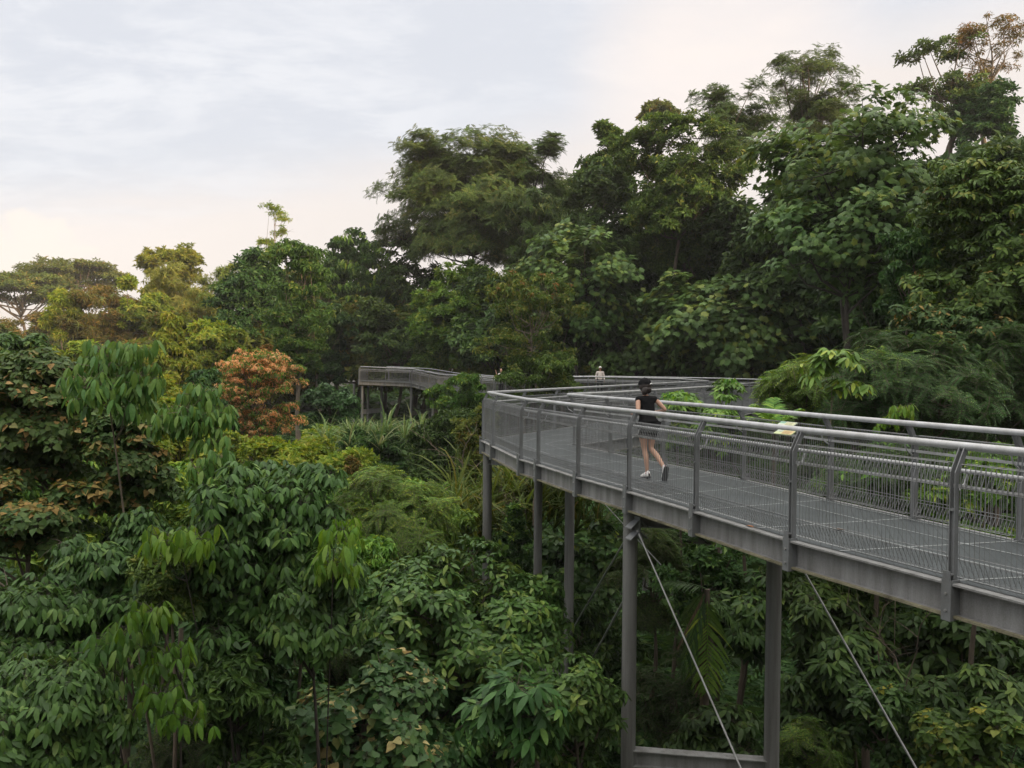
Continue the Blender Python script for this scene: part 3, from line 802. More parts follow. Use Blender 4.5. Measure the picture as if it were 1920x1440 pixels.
# a few dropped leaves lying on the steel
def dropped_leaf(loc, rz, label, col, s=.06):
    o = empty('fallen_leaf', loc, label, 'leaf', rz=rz)
    g = Geo()
    V = np.array([(0, -1, 0), (-.42, -.2, .16), (.42, -.2, .10), (-.34, .4, .2), (.34, .4, .14), (0, 1.0, .05), (0, -.2, .02), (0, .4, .05)]) * s
    T = [(0, 6, 1), (0, 2, 6), (1, 6, 7), (1, 7, 3), (6, 2, 4), (6, 4, 7), (3, 7, 5), (7, 4, 5)]
    g.add(V, T); g.add(V - np.array([0, 0, .0015]), [(a, c, b) for a, b, c in T])
    g.build('blade', plain('dry_leaf', col, .7, .35, 60), o, smooth=True)
    h = Geo(); h.tube(np.array([(0, -1.0, 0), (.05, -1.3, .1), (.12, -1.5, .25)]) * s, .0012, 5); h.build('stalk', plain('leaf_stalk', (.2, .12, .06), .8), o)
dropped_leaf(at(1406, 984, 8.75) * np.array([1, 1, 0]) + np.array([0.0, 0, -.001]), .6, 'orange brown fallen leaf on the ledge of the near edge beam', (.42, .17, .07))
dropped_leaf((3.4, 9.6, .012), 2.1, 'yellow brown fallen leaf on the middle of the deck', (.35, .24, .08), .05)
dropped_leaf((3.55, 8.55, .012), 4.0, 'dark brown fallen leaf on the deck near the crossing seams', (.14, .08, .04), .055)
# ------------------------------------------------------------------ foliage
def leaf_mat(name, cols, pos=None, gloss=0.42, transl=0.22, vein=True):
    """leaf colour differs from leaf to leaf (ramp over the face attribute) and a little from plant to plant"""
    m, t, b = new_mat(name)
    at_ = nd(t, 'ShaderNodeAttribute'); at_.attribute_name = 'rnd'
    rp = nd(t, 'ShaderNodeValToRGB'); e = rp.color_ramp.elements
    pos = pos or [i / (len(cols) - 1) for i in range(len(cols))]
    while len(e) < len(cols): e.new(0.5)
    for i, (p, c) in enumerate(zip(pos, cols)):
        e[i].position = p
    for i, c in enumerate(cols): e[i].color = (*c, 1)
    t.links.new(at_.outputs['Fac'], rp.inputs[0])
    tcn = nd(t, 'ShaderNodeTexCoord'); n1 = nd(t, 'ShaderNodeTexNoise', Scale=0.45, Detail=3.0)
    t.links.new(tcn.outputs['Object'], n1.inputs['Vector'])
    hs = nd(t, 'ShaderNodeHueSaturation')
    oi = nd(t, 'ShaderNodeObjectInfo')
    ma = nd(t, 'ShaderNodeMapRange'); ma.inputs[3].default_value = 0.70; ma.inputs[4].default_value = 1.30
    ma.inputs[1].default_value = 0.3; ma.inputs[2].default_value = 0.7
    t.links.new(n1.outputs['Fac'], ma.inputs[0])
    mb = nd(t, 'ShaderNodeMapRange'); mb.inputs[3].default_value = 0.488; mb.inputs[4].default_value = 0.512
    t.links.new(oi.outputs['Random'], mb.inputs[0])
    n2 = nd(t, 'ShaderNodeTexNoise', Scale=22.0, Detail=4.0, Roughness=0.7); t.links.new(tcn.outputs['Object'], n2.inputs['Vector'])
    mc = nd(t, 'ShaderNodeMapRange'); mc.inputs[1].default_value = .3; mc.inputs[2].default_value = .7; mc.inputs[3].default_value = .78; mc.inputs[4].default_value = 1.2
    t.links.new(n2.outputs['Fac'], mc.inputs[0])
    mm = nd(t, 'ShaderNodeMath', operation='MULTIPLY'); t.links.new(ma.outputs[0], mm.inputs[0]); t.links.new(mc.outputs[0], mm.inputs[1])
    t.links.new(mm.outputs[0], hs.inputs['Value']); t.links.new(mb.outputs[0], hs.inputs['Hue'])
    t.links.new(rp.outputs[0], hs.inputs['Color'])
    t.links.new(hs.outputs[0], b.inputs['Base Color'])
    b.inputs['Roughness'].default_value = gloss; b.inputs['Specular IOR Level'].default_value = 0.22
    tr = nd(t, 'ShaderNodeBsdfTranslucent')
    h2 = nd(t, 'ShaderNodeHueSaturation'); h2.inputs['Hue'].default_value = 0.475; h2.inputs['Value'].default_value = 1.5; h2.inputs['Saturation'].default_value = 1.1
    t.links.new(hs.outputs[0], h2.inputs['Color']); t.links.new(h2.outputs[0], tr.inputs['Color'])
    mx = nd(t, 'ShaderNodeMixShader'); mx.inputs[0].default_value = transl
    out = t.nodes['Material Output']
    t.links.new(b.outputs[0], mx.inputs[1]); t.links.new(tr.outputs[0], mx.inputs[2]); t.links.new(mx.outputs[0], out.inputs['Surface'])
    return m

def bark_mat(name, col):
    m, t, b = new_mat(name)
    tcn = nd(t, 'ShaderNodeTexCoord'); mp = nd(t, 'ShaderNodeMapping'); mp.inputs['Scale'].default_value = (6, 6, 1.2)
    n1 = nd(t, 'ShaderNodeTexNoise', Scale=1.5, Detail=6.0, Roughness=0.7)
    t.links.new(tcn.outputs['Object'], mp.inputs[0]); t.links.new(mp.outputs[0], n1.inputs['Vector'])
    rp = nd(t, 'ShaderNodeValToRGB'); c = np.array(col)
    rp.color_ramp.elements[0].position = 0.3; rp.color_ramp.elements[0].color = (*(c * 0.45), 1)
    rp.color_ramp.elements[1].position = 0.7; rp.color_ramp.elements[1].color = (*(c * 1.35), 1)
    t.links.new(n1.outputs['Fac'], rp.inputs[0]); t.links.new(rp.outputs[0], b.inputs['Base Color'])
    b.inputs['Roughness'].default_value = 0.9
    bp = nd(t, 'ShaderNodeBump', Strength=0.6, Distance=0.03); t.links.new(n1.outputs['Fac'], bp.inputs['Height']); t.links.new(bp.outputs[0], b.inputs['Normal'])
    return m

BARK = bark_mat('grey_brown_bark', (0.13, 0.10, 0.075))
PALEBARK = bark_mat('pale_bark', (0.24, 0.19, 0.14))
DARKBARK = bark_mat('dark_bark', (0.055, 0.045, 0.036))

LM = {
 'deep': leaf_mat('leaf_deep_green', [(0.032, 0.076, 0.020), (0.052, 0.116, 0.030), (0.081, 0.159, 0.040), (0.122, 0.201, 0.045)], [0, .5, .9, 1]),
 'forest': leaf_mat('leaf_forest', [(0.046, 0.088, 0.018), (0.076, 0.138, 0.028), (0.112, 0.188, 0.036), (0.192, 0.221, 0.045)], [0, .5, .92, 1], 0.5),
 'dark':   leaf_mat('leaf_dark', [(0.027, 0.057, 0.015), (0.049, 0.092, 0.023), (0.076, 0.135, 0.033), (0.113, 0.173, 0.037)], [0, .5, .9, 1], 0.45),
 'mid':    leaf_mat('leaf_mid_green', [(0.068, 0.147, 0.025), (0.113, 0.216, 0.038), (0.171, 0.293, 0.048), (0.301, 0.380, 0.058)], [0, .5, .88, 1]),
 'bright': leaf_mat('leaf_bright', [(0.066, 0.171, 0.026), (0.112, 0.265, 0.040), (0.198, 0.356, 0.053), (0.330, 0.423, 0.063)], [0, .5, .85, 1], 0.4, 0.3),
 'lime':   leaf_mat('leaf_young', [(0.070, 0.150, 0.020), (0.095, 0.19, 0.026), (0.13, 0.23, 0.032), (0.18, 0.26, 0.045)], None, 0.42, 0.34),
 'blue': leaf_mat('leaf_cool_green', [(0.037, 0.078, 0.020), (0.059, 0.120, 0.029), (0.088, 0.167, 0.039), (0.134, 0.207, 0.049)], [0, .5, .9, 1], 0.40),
 'lobed': leaf_mat('leaf_lobed', [(0.056, 0.107, 0.028), (0.092, 0.157, 0.042), (0.134, 0.212, 0.055), (0.202, 0.242, 0.048)], [0, .5, .92, 1], 0.42, 0.25),
 'gold':   leaf_mat('leaf_golden', [(0.12, 0.165, 0.024), (0.19, 0.225, 0.032), (0.28, 0.29, 0.045), (0.36, 0.32, 0.06)], None, 0.6, 0.3),
 'olive':  leaf_mat('leaf_olive', [(0.073, 0.113, 0.021), (0.112, 0.152, 0.028), (0.172, 0.198, 0.038), (0.264, 0.212, 0.053)], [0, .5, .88, 1], 0.55, 0.28),
 'yellowgreen': leaf_mat('leaf_yellow_green', [(0.106, 0.171, 0.023), (0.172, 0.251, 0.032), (0.251, 0.317, 0.042), (0.371, 0.356, 0.063)], None, 0.55, 0.3),
 'brown': leaf_mat('leaf_brown_green', [(0.044, 0.088, 0.022), (0.070, 0.122, 0.031), (0.104, 0.150, 0.040), (0.221, 0.200, 0.066), (0.338, 0.225, 0.077)], [0, .5, .9, .965, 1], 0.5),
 'rusty': leaf_mat('leaf_rusty', [(0.10, 0.11, 0.026), (0.17, 0.15, 0.036), (0.26, 0.18, 0.05), (0.34, 0.20, 0.07)], None, 0.6, 0.25),
 'orange': leaf_mat('leaf_orange', [(0.12, 0.19, 0.04), (0.28, 0.28, 0.07), (0.76, 0.43, 0.17), (0.86, 0.54, 0.25), (0.88, 0.66, 0.36)], [0, .18, .3, .7, 1], 0.6, 0.4),
 'fresh':  leaf_mat('leaf_fresh', [(0.055, 0.127, 0.032), (0.075, 0.165, 0.042), (0.104, 0.209, 0.052), (0.156, 0.253, 0.057)], None, 0.42, 0.3),
 'heart': leaf_mat('leaf_heart', [(0.035, 0.080, 0.024), (0.057, 0.113, 0.034), (0.086, 0.146, 0.042), (0.198, 0.216, 0.070), (0.462, 0.367, 0.160)], [0, .55, .88, .95, 1], 0.45, 0.28),
 'whorl':  leaf_mat('leaf_whorled', [(0.041, 0.092, 0.022), (0.068, 0.140, 0.033), (0.102, 0.190, 0.043), (0.159, 0.230, 0.049)], [0, .5, .9, 1], 0.42),
 'reed':   leaf_mat('leaf_reed', [(0.075, 0.14, 0.035), (0.12, 0.20, 0.055), (0.18, 0.26, 0.08), (0.30, 0.30, 0.14)], None, 0.5, 0.3),
 'dead':   leaf_mat('leaf_dead', [(0.10, 0.075, 0.045), (0.15, 0.11, 0.07), (0.22, 0.15, 0.09)], None, 0.8, 0.15),
}

def unit(v):
    v = np.asarray(v, float); return v / (np.linalg.norm(v, axis=-1, keepdims=True) + 1e-9)

def leaf(w=0.38, droop=0.25, fold=0.10, kind='ovate'):
    """one leaf along +Y, upper face towards +Z, unit length; returns verts, triangles"""
    if kind == 'diamond':
        V = [(0, 0, 0), (-w / 2, .45, fold * w), (w / 2, .45, fold * w), (0, 1, -droop)]
        T = [(0, 2, 3), (0, 3, 1)]
    elif kind == 'ovate':
        V = [(0, 0, 0), (-w * .38, .2, fold * w), (w * .38, .2, fold * w), (0, .22, 0.01), (-w / 2, .48, fold * w - droop * .22), (w / 2, .48, fold * w - droop * .22), (0, .5, -droop * .25),
             (-w * .34, .78, fold * w * .6 - droop * .62), (w * .34, .78, fold * w * .6 - droop * .62), (0, .78, -droop * .64), (0, 1, -droop)]
        T = [(0, 3, 1), (0, 2, 3), (1, 3, 6), (1, 6, 4), (3, 2, 5), (3, 5, 6), (4, 6, 9), (4, 9, 7), (6, 5, 8), (6, 8, 9), (7, 9, 10), (9, 8, 10)]
    elif kind == 'heart':
        V = [(0, 0.06, 0), (-.22, -.05, .02), (.22, -.05, .02), (-.46, .16, .06 - droop * .05), (.46, .16, .06 - droop * .05), (-.40, .45, .05 - droop * .2), (.40, .45, .05 - droop * .2),
             (-.18, .75, -.55 * droop), (.18, .75, -.55 * droop), (0, 1.05, -droop), (0, .4, -.06 - droop * .2), (0, .75, -.6 * droop)]
        T = [(0, 10, 1), (1, 10, 3), (3, 10, 5), (5, 10, 11), (5, 11, 7), (7, 11, 9), (0, 2, 10), (2, 4, 10), (4, 6, 10), (6, 11, 10), (6, 8, 11), (8, 9, 11)]
        T = [(a, b, c) for a, b, c in T]
    elif kind == 'lobed':       # broad blade with shallow lobes, cupped
        ang = np.radians([-162, -128, -100, -78, -52, -30, -12, 0, 12, 30, 52, 78, 100, 128, 162])
        rad = np.array([.26, .42, .36, .56, .36, .52, .40, .72, .40, .52, .36, .56, .36, .42, .26]) * 1.05
        V = [(0, .38, .02)] + [(r * math.sin(a) * .95, .38 + r * math.cos(a), -droop * r * r * 1.6 + .03 * math.cos(5 * a)) for a, r in zip(ang, rad)]
        k = len(ang)
        T = [(0, i + 1, i) for i in range(1, k)]
        V.append((0, .12, 0.0)); T += [(0, 1, k + 1), (0, k + 1, k)]
    return np.array(V, float), np.array(T, int)

class Tpl:
    """a spray of leaves around a twig that points along +Z"""
    def __init__(self): self.V = []; self.T = []; self.I = []; self.n = 0; self.k = 0; self.S = []
    def put(self, VT, pos, axis, nrm, s=1.0, stem=None, stem_r=0.012, slot=0):
        V, T = VT
        y = unit(axis); z = np.asarray(nrm, float); z = z - y * (z @ y)
        if np.linalg.norm(z) < 1e-4: z = np.array([1.0, 0, 0]) - y * y[0]
        z = unit(z); x = np.cross(y, z)
        self.V.append(V @ np.stack([x, y, z]) * s + np.asarray(pos)); self.T.append(T + self.n)
        self.I.append(np.full(len(T), self.k)); self.S.append(np.full(len(T), slot)); self.n += len(V); self.k += 1
        if stem is not None: self.stalk(stem, pos, stem_r)
        return self
    def stalk(self, a, b, r):
        a = np.asarray(a, float); b = np.asarray(b, float); d = unit(b - a)
        u = unit(np.cross(d, [0.3, 0.8, 0.5])); v = np.cross(d, u)
        V = np.array([a + u * r, a - u * r * .5 + v * r * .87, a - u * r * .5 - v * r * .87, b + u * r * .7, b - u * r * .35 + v * r * .6, b - u * r * .35 - v * r * .6])
        T = np.array([(0, 1, 4), (0, 4, 3), (1, 2, 5), (1, 5, 4), (2, 0, 3), (2, 3, 5)])
        self.V.append(V); self.T.append(T + self.n); self.I.append(np.full(6, self.k)); self.S.append(np.full(6, 1)); self.n += 6; self.k += 1
    def done(self):
        self.V = np.vstack(self.V); self.T = np.vstack(self.T); self.I = np.concatenate(self.I); self.S = np.concatenate(self.S); return self

def azel(a, e): return np.array([math.cos(e) * math.cos(a), math.cos(e) * math.sin(a), math.sin(e)])

def tuft(k=6, w=0.45, el=(-25, 35), kind='diamond', droop=0.25, rs=None, fold=0.12, off=0.1, stalks=False):
    rs = rs or rng; t = Tpl()
    for i in range(k):
        a = 2 * math.pi * (i + rs.uniform(-.35, .35)) / k * 1.0; e = R(rs.uniform(*el))
        d = azel(a, e); z0 = rs.uniform(-.25, .25)
        p = d * off + np.array([0, 0, z0])
        t.put(leaf(w, droop * rs.uniform(.5, 1.5), fold, kind), p, d, np.array([0, 0, 1.0]) + rs.normal(0, .25, 3), rs.uniform(.75, 1.1), (0, 0, z0 - .05) if stalks else None)
    return t.done()

def palmate(k=8, n=3, el=(0, 50), down=(25, 60), w=0.36, pet=1.1, rs=None, fold=.08, spread=48):
    """whorl of long-stalked leaves, each of n hanging leaflets"""
    rs = rs or rng; t = Tpl()
    for i in range(k):
        a = 2 * math.pi * (i * 0.381966 * 1.0 + rs.uniform(-.05, .05)) * 1.0; e = R(rs.uniform(*el))
        l = pet * rs.uniform(.6, 1.25); p = azel(a, e) * l + np.array([0, 0, -.12 * l * l])
        t.stalk((0, 0, rs.uniform(-.2, .1)), p, 0.018)
        for j in range(n):
            b = a + R((j - (n - 1) / 2) * spread * rs.uniform(.8, 1.2)); f = -R(rs.uniform(*down))
            d = azel(b, f)
            t.put(leaf(w * rs.uniform(.88, 1.1), rs.uniform(.10, .32), fold), p + d * 0.05, d, np.array([0, 0, 1.0]) + azel(b, 0) * .4 + rs.normal(0, .12, 3), rs.uniform(.8, 1.15))
    return t.done()

def frond(pairs=9, w=0.34, arch=0.35, ll=0.26, rs=None, n=4, el=(0, 45)):
    """several feather leaves around a shoot"""
    rs = rs or rng; t = Tpl()
    for q in range(n):
        a = 2 * math.pi * (q + rs.uniform(-.3, .3)) / n; e = R(rs.uniform(*el)); d = azel(a, e); sd = unit(np.cross(d, [0, 0, 1.0])); up = np.cross(sd, d)
        ar = arch * rs.uniform(.6, 1.4); L0 = rs.uniform(.8, 1.15); prev = np.zeros(3)
        for i in range(pairs):
            f = (i + 1.0) / pairs; p = d * f * L0 + np.array([0, 0, -ar * f * f])
            if i % 3 == 2 or i == pairs - 1:
                t.stalk(prev, p, 0.010); prev = p
            s = ll * (0.55 + 1.3 * f * (1.15 - f)) * L0
            for sg in (-1, 1):
                dd = unit(sd * sg + d * (.35 + .3 * f) + np.array([0, 0, -.18 + rs.normal(0, .05)]))
                t.put(leaf(w, .12, .05, 'diamond'), p, dd, up + rs.normal(0, .12, 3), s)
    return t.done()

def strands(k=7, ln=1.0, w=0.07, rs=None, el=(35, 85), arch=0.5):
    """arching narrow blades (reeds, bamboo leaves)"""
    rs = rs or rng; t = Tpl()
    for i in range(k):
        a = rs.uniform(0, 6.283); e = R(rs.uniform(*el)); d = azel(a, e); h = azel(a, 0); sd = np.array([-h[1], h[0], 0]); L0 = ln * rs.uniform(.6, 1.1)
        V = []; m = 5; c = arch * rs.uniform(.4, 1.6)
        for j in range(m + 1):
            f = j / m; p = d * f * L0 + h * c * f * f * .6 * L0 - np.array([0, 0, c * f * f * f * L0 * .7]); ww = w * (1 - f ** 2.2) * .5 + .002
            V += [p - sd * ww, p + sd * ww]
        T = []
        for j in range(m): T += [(2 * j, 2 * j + 1, 2 * j + 3), (2 * j, 2 * j + 3, 2 * j + 2)]
        t.V.append(np.array(V)); t.T.append(np.array(T) + t.n); t.I.append(np.full(len(T), t.k)); t.S.append(np.zeros(len(T), int)); t.n += len(V); t.k += 1
    return t.done()

def hang(k=8, n=3, w=0.31, rs=None):
    """young shoot with leaves hanging straight down"""
    return palmate(k, n, (-10, 55), (42, 84), w, 1.3, rs, .12, 75)

tr_ = np.random.default_rng(5)
def many(f, count=4, **kw): return [f(rs=tr_, **kw) for _ in range(count)]
TP = {
 'small':   many(tuft, 5, k=7, w=.48, el=(-30, 45)),
 'smallup': many(tuft, 5, k=8, w=.42, el=(0, 65)),
 'droopy':  many(tuft, 5, k=8, w=.40, el=(-65, 5), droop=.3),
 'narrow':  many(tuft, 5, k=9, w=.22, el=(-55, 30)),
 'rosette': many(tuft, 5, k=8, w=.42, el=(-40, 25), kind='ovate', droop=.35, off=.15, stalks=True),
 'heart':   many(tuft, 5, k=6, el=(-45, 10), kind='heart', droop=.25, off=.35, stalks=True),
 'lobed':   many(tuft, 5, k=6, el=(-25, 30), kind='lobed', droop=.30, off=.55, stalks=True),
 'palm3':   many(palmate, 5, k=9, n=3),
 'palm5':   many(palmate, 5, k=7, n=5, el=(0, 55), down=(5, 40), w=.34, pet=1.2, spread=50),
 'hang':    many(hang, 4),
 'frond':   many(frond, 5),
 'finefrond': many(frond, 5, pairs=11, w=.3, ll=.2, n=5, arch=.5),
 'reed':    many(strands, 5, k=9, ln=1.0, w=.035),
 'bamboo':  many(strands, 5, k=10, ln=.6, w=.09, el=(-50, 60), arch=.6),
}

def place(geo, tpls, P, A, S, rs, slot0=0, jitter=.25, rshift=None):
    """set a spray at every point P with twig direction A and size S"""
    P = np.asarray(P); A = unit(A); n = len(P)
    pick = rs.integers(0, len(tpls), n); spin = rs.uniform(0, 2 * math.pi, n)
    ref = np.where(np.abs(A[:, 2:]) > .92, np.array([[1.0, 0, 0]]), np.array([[0, 0, 1.0]]))
    X0 = unit(np.cross(ref, A)); Y0 = np.cross(A, X0)
    X = X0 * np.cos(spin)[:, None] + Y0 * np.sin(spin)[:, None]; Y = np.cross(A, X)
    Rm = np.stack([X, Y, A], 1)                      # rows: local axes
    shift = np.zeros(n) if rshift is None else rshift
    for q, t in enumerate(tpls):
        w = np.where(pick == q)[0]
        if not len(w): continue
        V = np.einsum('vi,mij->mvj', t.V, Rm[w]) * S[w][:, None, None] + P[w][:, None]
        m, k = len(w), len(t.V)
        T = t.T[None] + (np.arange(m) * k)[:, None, None]
        rr = np.clip(rs.uniform(0, 1, (m, t.k)) + shift[w][:, None], 0, 1)[:, t.I]
        geo.V.append(V.reshape(-1, 3)); geo.F.append(T.reshape(-1, 3) + geo.n); geo.n += m * k
        geo.slots.append(np.tile(t.S + slot0, m)); geo.rnd.append(rr.ravel())

def lobes_of(shape, n, rs):
    """centres and radii of the leaf masses inside a unit crown"""
    out = []
    if shape == 'umbrella':
        for i in range(n):
            a = rs.uniform(0, 6.283); r = math.sqrt(rs.uniform(0, 1)) * .78; z = rs.choice([.85, .5, .15], p=[.45, .35, .2]) * (1 - .45 * r * r) + rs.normal(0, .05)
            out.append(((r * math.cos(a), r * math.sin(a), z), (rs.uniform(.20, .34), rs.uniform(.20, .34), .09)))
    elif shape == 'cone':
        for i in range(n):
            z = -0.95 + 1.75 * (i / max(1, n - 1)) ** 0.9; rad = .92 * (1 - (z + .95) / 1.95) ** .95 * rs.uniform(.55, 1.0) + .02; a = i * 2.399 + rs.uniform(-.4, .4)
            s = .13 + .33 * (1 - (z + .95) / 1.95)
            out.append(((rad * math.cos(a), rad * math.sin(a), z), (s * 1.15, s * 1.15, s * .55)))
    elif shape == 'tiers':
        for i in range(n):
            z = rs.uniform(-.9, .85); rm = math.sqrt(max(0.05, 1 - z * z)); a = rs.uniform(0, 6.283); r = rm * rs.uniform(.3, .8)
            out.append(((r * math.cos(a), r * math.sin(a), z), (.36, .36, .13)))
    else:
        lo = {'dome': -.75, 'ball': -.95, 'wall': -1.0}.get(shape, -.6)
        for i in range(n):
            z = rs.uniform(lo, .78); rm = math.sqrt(max(.04, 1 - z * z)); a = i * 2.399 + rs.uniform(-.5, .5); r = rm * rs.uniform(.38, .88)
            s = rs.uniform(.28, .48)
            out.append(((r * math.cos(a), r * math.sin(a), z * .84), (s, s, s * .8)))
    C = np.array([o[0] for o in out]); Rr = np.array([o[1] for o in out])
    ext = np.sqrt((C[:, :2] ** 2).sum(1)) + Rr[:, 0] * .9
    kx = 1.0 / np.sort(ext)[-max(1, len(ext) // 6)]
    z1 = (C[:, 2] + Rr[:, 2] * .95).max(); z0 = (C[:, 2] - Rr[:, 2] * .6).min()
    C[:, :2] *= kx; Rr[:, :2] *= kx
    if shape == 'umbrella': return [(tuple(c), tuple(r)) for c, r in zip(C, Rr)]
    kz = 2.0 / (z1 - z0); C[:, 2] = (C[:, 2] - z0) * kz - 1.0; Rr[:, 2] *= kz
    return [(tuple(c), tuple(r)) for c, r in zip(C, Rr)]

def tree(name, label, cat, px, ytop, ybot, hw, Y, tpl, mat, shape='dome', lobes=9, pads=9, tips=9, ts=0.5, padr=.42, bark='BARK', tr=None, group=None,
         seed=None, open_=0.0, base_dx=0.0, base_dy=0.0, base=None, up=.6, twigs=False, extra=None, top_mat=None, limbs=True, deep=None, rshift=0.0, trunk_top=.25):
    """one tree or bush: a tapered trunk with limbs reaching every leaf mass, and a crown of many leaf sprays"""
    up = {'hang': 5.0, 'palm3': 1.3, 'palm5': 1.3}.get(tpl, up)
    rs = np.random.default_rng(seed if seed is not None else int(px * 7 + ytop * 13 + Y))
    top, bot = at(px, ytop, Y), at(px, ybot, Y)
    C = (top + bot) / 2; rz = (top[2] - bot[2]) / 2; rx = hw / FPX * Y; ry = min(rx, 9.0) if deep is None else deep
    S3 = np.array([rx, ry, rz])
    bx, by = C[0] + base_dx, C[1] + base_dy
    bz = float(height(bx, by)) - .15 if base is None else base
    if bz > C[2] - rz * .9: bz = C[2] - rz * 1.0
    root = empty(name, (bx, by, bz), label, cat, group)
    O = np.array([bx, by, bz])
    lb = lobes_of(shape, lobes, rs)
    P, A, W = [], [], []
    tr = tr or max(.03, .045 * (rx + rz) / 2 + .03)
    g = Geo()
    fork = C + S3 * np.array([0, 0, -.55])
    if fork[2] < bz + .3: fork[2] = bz + .3
    n = 22; h = np.linspace(0, 1, n)[:, None]
    tt = C + S3 * np.array([rs.uniform(-.1, .1), rs.uniform(-.1, .1), trunk_top])
    stem = O * (1 - h) ** 1 + tt * h
    wob = tr * 2.2 * np.sin(h * math.pi) * np.stack([np.sin(h[:, 0] * 5 + rs.uniform(0, 6)), np.cos(h[:, 0] * 4 + rs.uniform(0, 6)), np.zeros(n)], -1)
    stem = stem + wob
    g.tube(stem - O, tr * (1 - .78 * h[:, 0]) * (1 + .6 * np.exp(-h[:, 0] * 14)), 9, 0)
    for (c, r) in lb:
        c3 = C + np.array(c) * S3; r3 = np.array(r) * S3
        if limbs:
            k = int(np.clip((fork[2] - bz) / max(.1, tt[2] - bz) * (n - 1) + rs.integers(-1, 4), 2, n - 2)); s = stem[k]
            if c3[2] < s[2] - .2: s = stem[max(1, k - 3)]
            mid = s * .5 + c3 * .5 + np.array([0, 0, -.10 * np.linalg.norm(c3 - s)]) + rs.normal(0, .09, 3) * np.linalg.norm(c3 - s)
            q = np.array([s, s * .55 + mid * .45, mid, mid * .4 + c3 * .6, c3])
            g.tube(q - O, np.linspace(tr * .34, tr * .07, 5), 6, 0, cap=False)
        np_ = max(2, int(round(pads * rs.uniform(.8, 1.2))))
        d = unit(rs.normal(0, 1, (np_, 3)) + np.array([0, 0, .25])); d[:, 2] = np.where(d[:, 2] < -.55, -d[:, 2], d[:, 2])
        pc = c3 + d * r3 * rs.uniform(.55, 1.05, (np_, 1))
        outw = unit((pc - C) / S3 ** 1.0)
        pr = padr * r3.mean() * rs.uniform(.7, 1.3, np_)
        if twigs and limbs:
            for w_ in pc[:: (1 if twigs == 2 else 2)]:
                g.tube(np.array([c3, c3 * .45 + w_ * .55 + rs.normal(0, .04, 3), w_]) - O, [tr * .10, tr * .07, tr * .035], 4, 0, cap=False)
        for i in range(np_):
            if rs.uniform() < open_: continue
            m = max(2, int(round(tips * rs.uniform(.7, 1.3))))
            a = rs.uniform(0, 6.283, m); rr = np.sqrt(rs.uniform(0, 1, m)) * pr[i]
            p = np.stack([rr * np.cos(a), rr * np.sin(a), .42 * pr[i] * (1 - (rr / pr[i]) ** 2) + rs.normal(0, .13, m) * pr[i]], -1)
            P.append(pc[i] + p)
            A.append(unit(unit(p + np.array([0, 0, .05])) * .55 + outw[i] * .55 + np.array([0, 0, up]) + rs.normal(0, .22, (m, 3))))
            W.append(np.full(m, rs.normal(0, .12)))
    P, A, W = np.vstack(P), np.vstack(A), np.concatenate(W)
    g.build('trunk', globals()[bark], root, smooth=True)
    c = Geo()
    place(c, TP[tpl], P - O, A, ts * rs.uniform(.75, 1.25, len(P)), rs, rshift=W + rshift)
    mats = [LM[mat], globals()[bark]]
    if extra:                                    # a second kind of spray on part of the crown: (template, material, share, size, where)
        e_t, e_m, e_f, e_s, e_w = extra
        f = (P - C) / S3
        ok = {'top': f[:, 2] > .35, 'all': np.ones(len(P), bool), 'skin': np.linalg.norm(f, axis=1) > .7, 'front': f[:, 1] < .1}[e_w]
        w = np.where(ok & (rs.uniform(0, 1, len(P)) < e_f))[0]
        if len(w):
            place(c, TP[e_t], P[w] - O + A[w] * ts * .4, unit(A[w] + np.array([0, 0, .3])), e_s * rs.uniform(.8, 1.2, len(w)), rs, slot0=2)
            mats += [LM[e_m], globals()[bark]]
    c.build('crown', mats, root, smooth=(tpl in ('palm3', 'palm5', 'hang', 'rosette', 'heart', 'lobed')), attr=True)
    return root
# ------------------------------------------------------------------ the forest, far to near
# far left: flat-topped trees, golden bamboo, mixed crowns against the sky
tree('umbrella_tree', 'flat-topped olive tree, lower and nearest the photo edge of the two far umbrella crowns', 'tree', 40, 518, 612, 92, 150, 'small', 'olive', 'umbrella', 26, 9, 12, .62, .8, 'BARK', .5, trunk_top=.2, twigs=2, up=1.2)
tree('umbrella_tree', 'flat-topped tree rising just behind the other umbrella crown, below the heap cloud', 'tree', 140, 490, 580, 98, 162, 'small', 'olive', 'umbrella', 24, 9, 12, .62, .8, 'BARK', .5, trunk_top=.2, twigs=2, up=1.2)
tree('broadleaf_tree', 'golden green domed tree standing out against the pale far sky', 'tree', 318, 462, 600, 70, 105, 'smallup', 'gold', 'dome', 16, 12, 14, .55, .42, seed=4)
tree('bamboo_clump', 'feathery golden bamboo clump below the golden domed tree', 'bamboo', 350, 500, 660, 80, 92, 'bamboo', 'gold', 'ball', 16, 11, 12, .8, .5, 'PALEBARK', .12)
tree('bamboo_clump', 'olive bamboo clump between golden bamboo and dark cone tree', 'bamboo', 425, 498, 680, 52, 88, 'bamboo', 'yellowgreen', 'ball', 12, 11, 12, .75, .5, 'PALEBARK', .12)
tree('broadleaf_tree', 'rusty brown and green round crown below the far umbrella trees', 'tree', 178, 532, 690, 92, 85, 'narrow', 'rusty', 'ball', 16, 12, 13, .55, .45, rshift=-.3, extra=('bamboo', 'olive', .12, .8, 'skin'))
tree('broadleaf_tree', 'low orange brown thicket tree under the nearest umbrella crown', 'tree', 45, 585, 680, 70, 100, 'narrow', 'rusty', 'ball', 10, 10, 12, .55, .45, rshift=-.15)
tree('broadleaf_tree', 'small green round tree beside the rusty crown, under golden bamboo', 'tree', 268, 525, 620, 45, 84, 'small', 'yellowgreen', 'ball', 10, 10, 13, .45, .45)
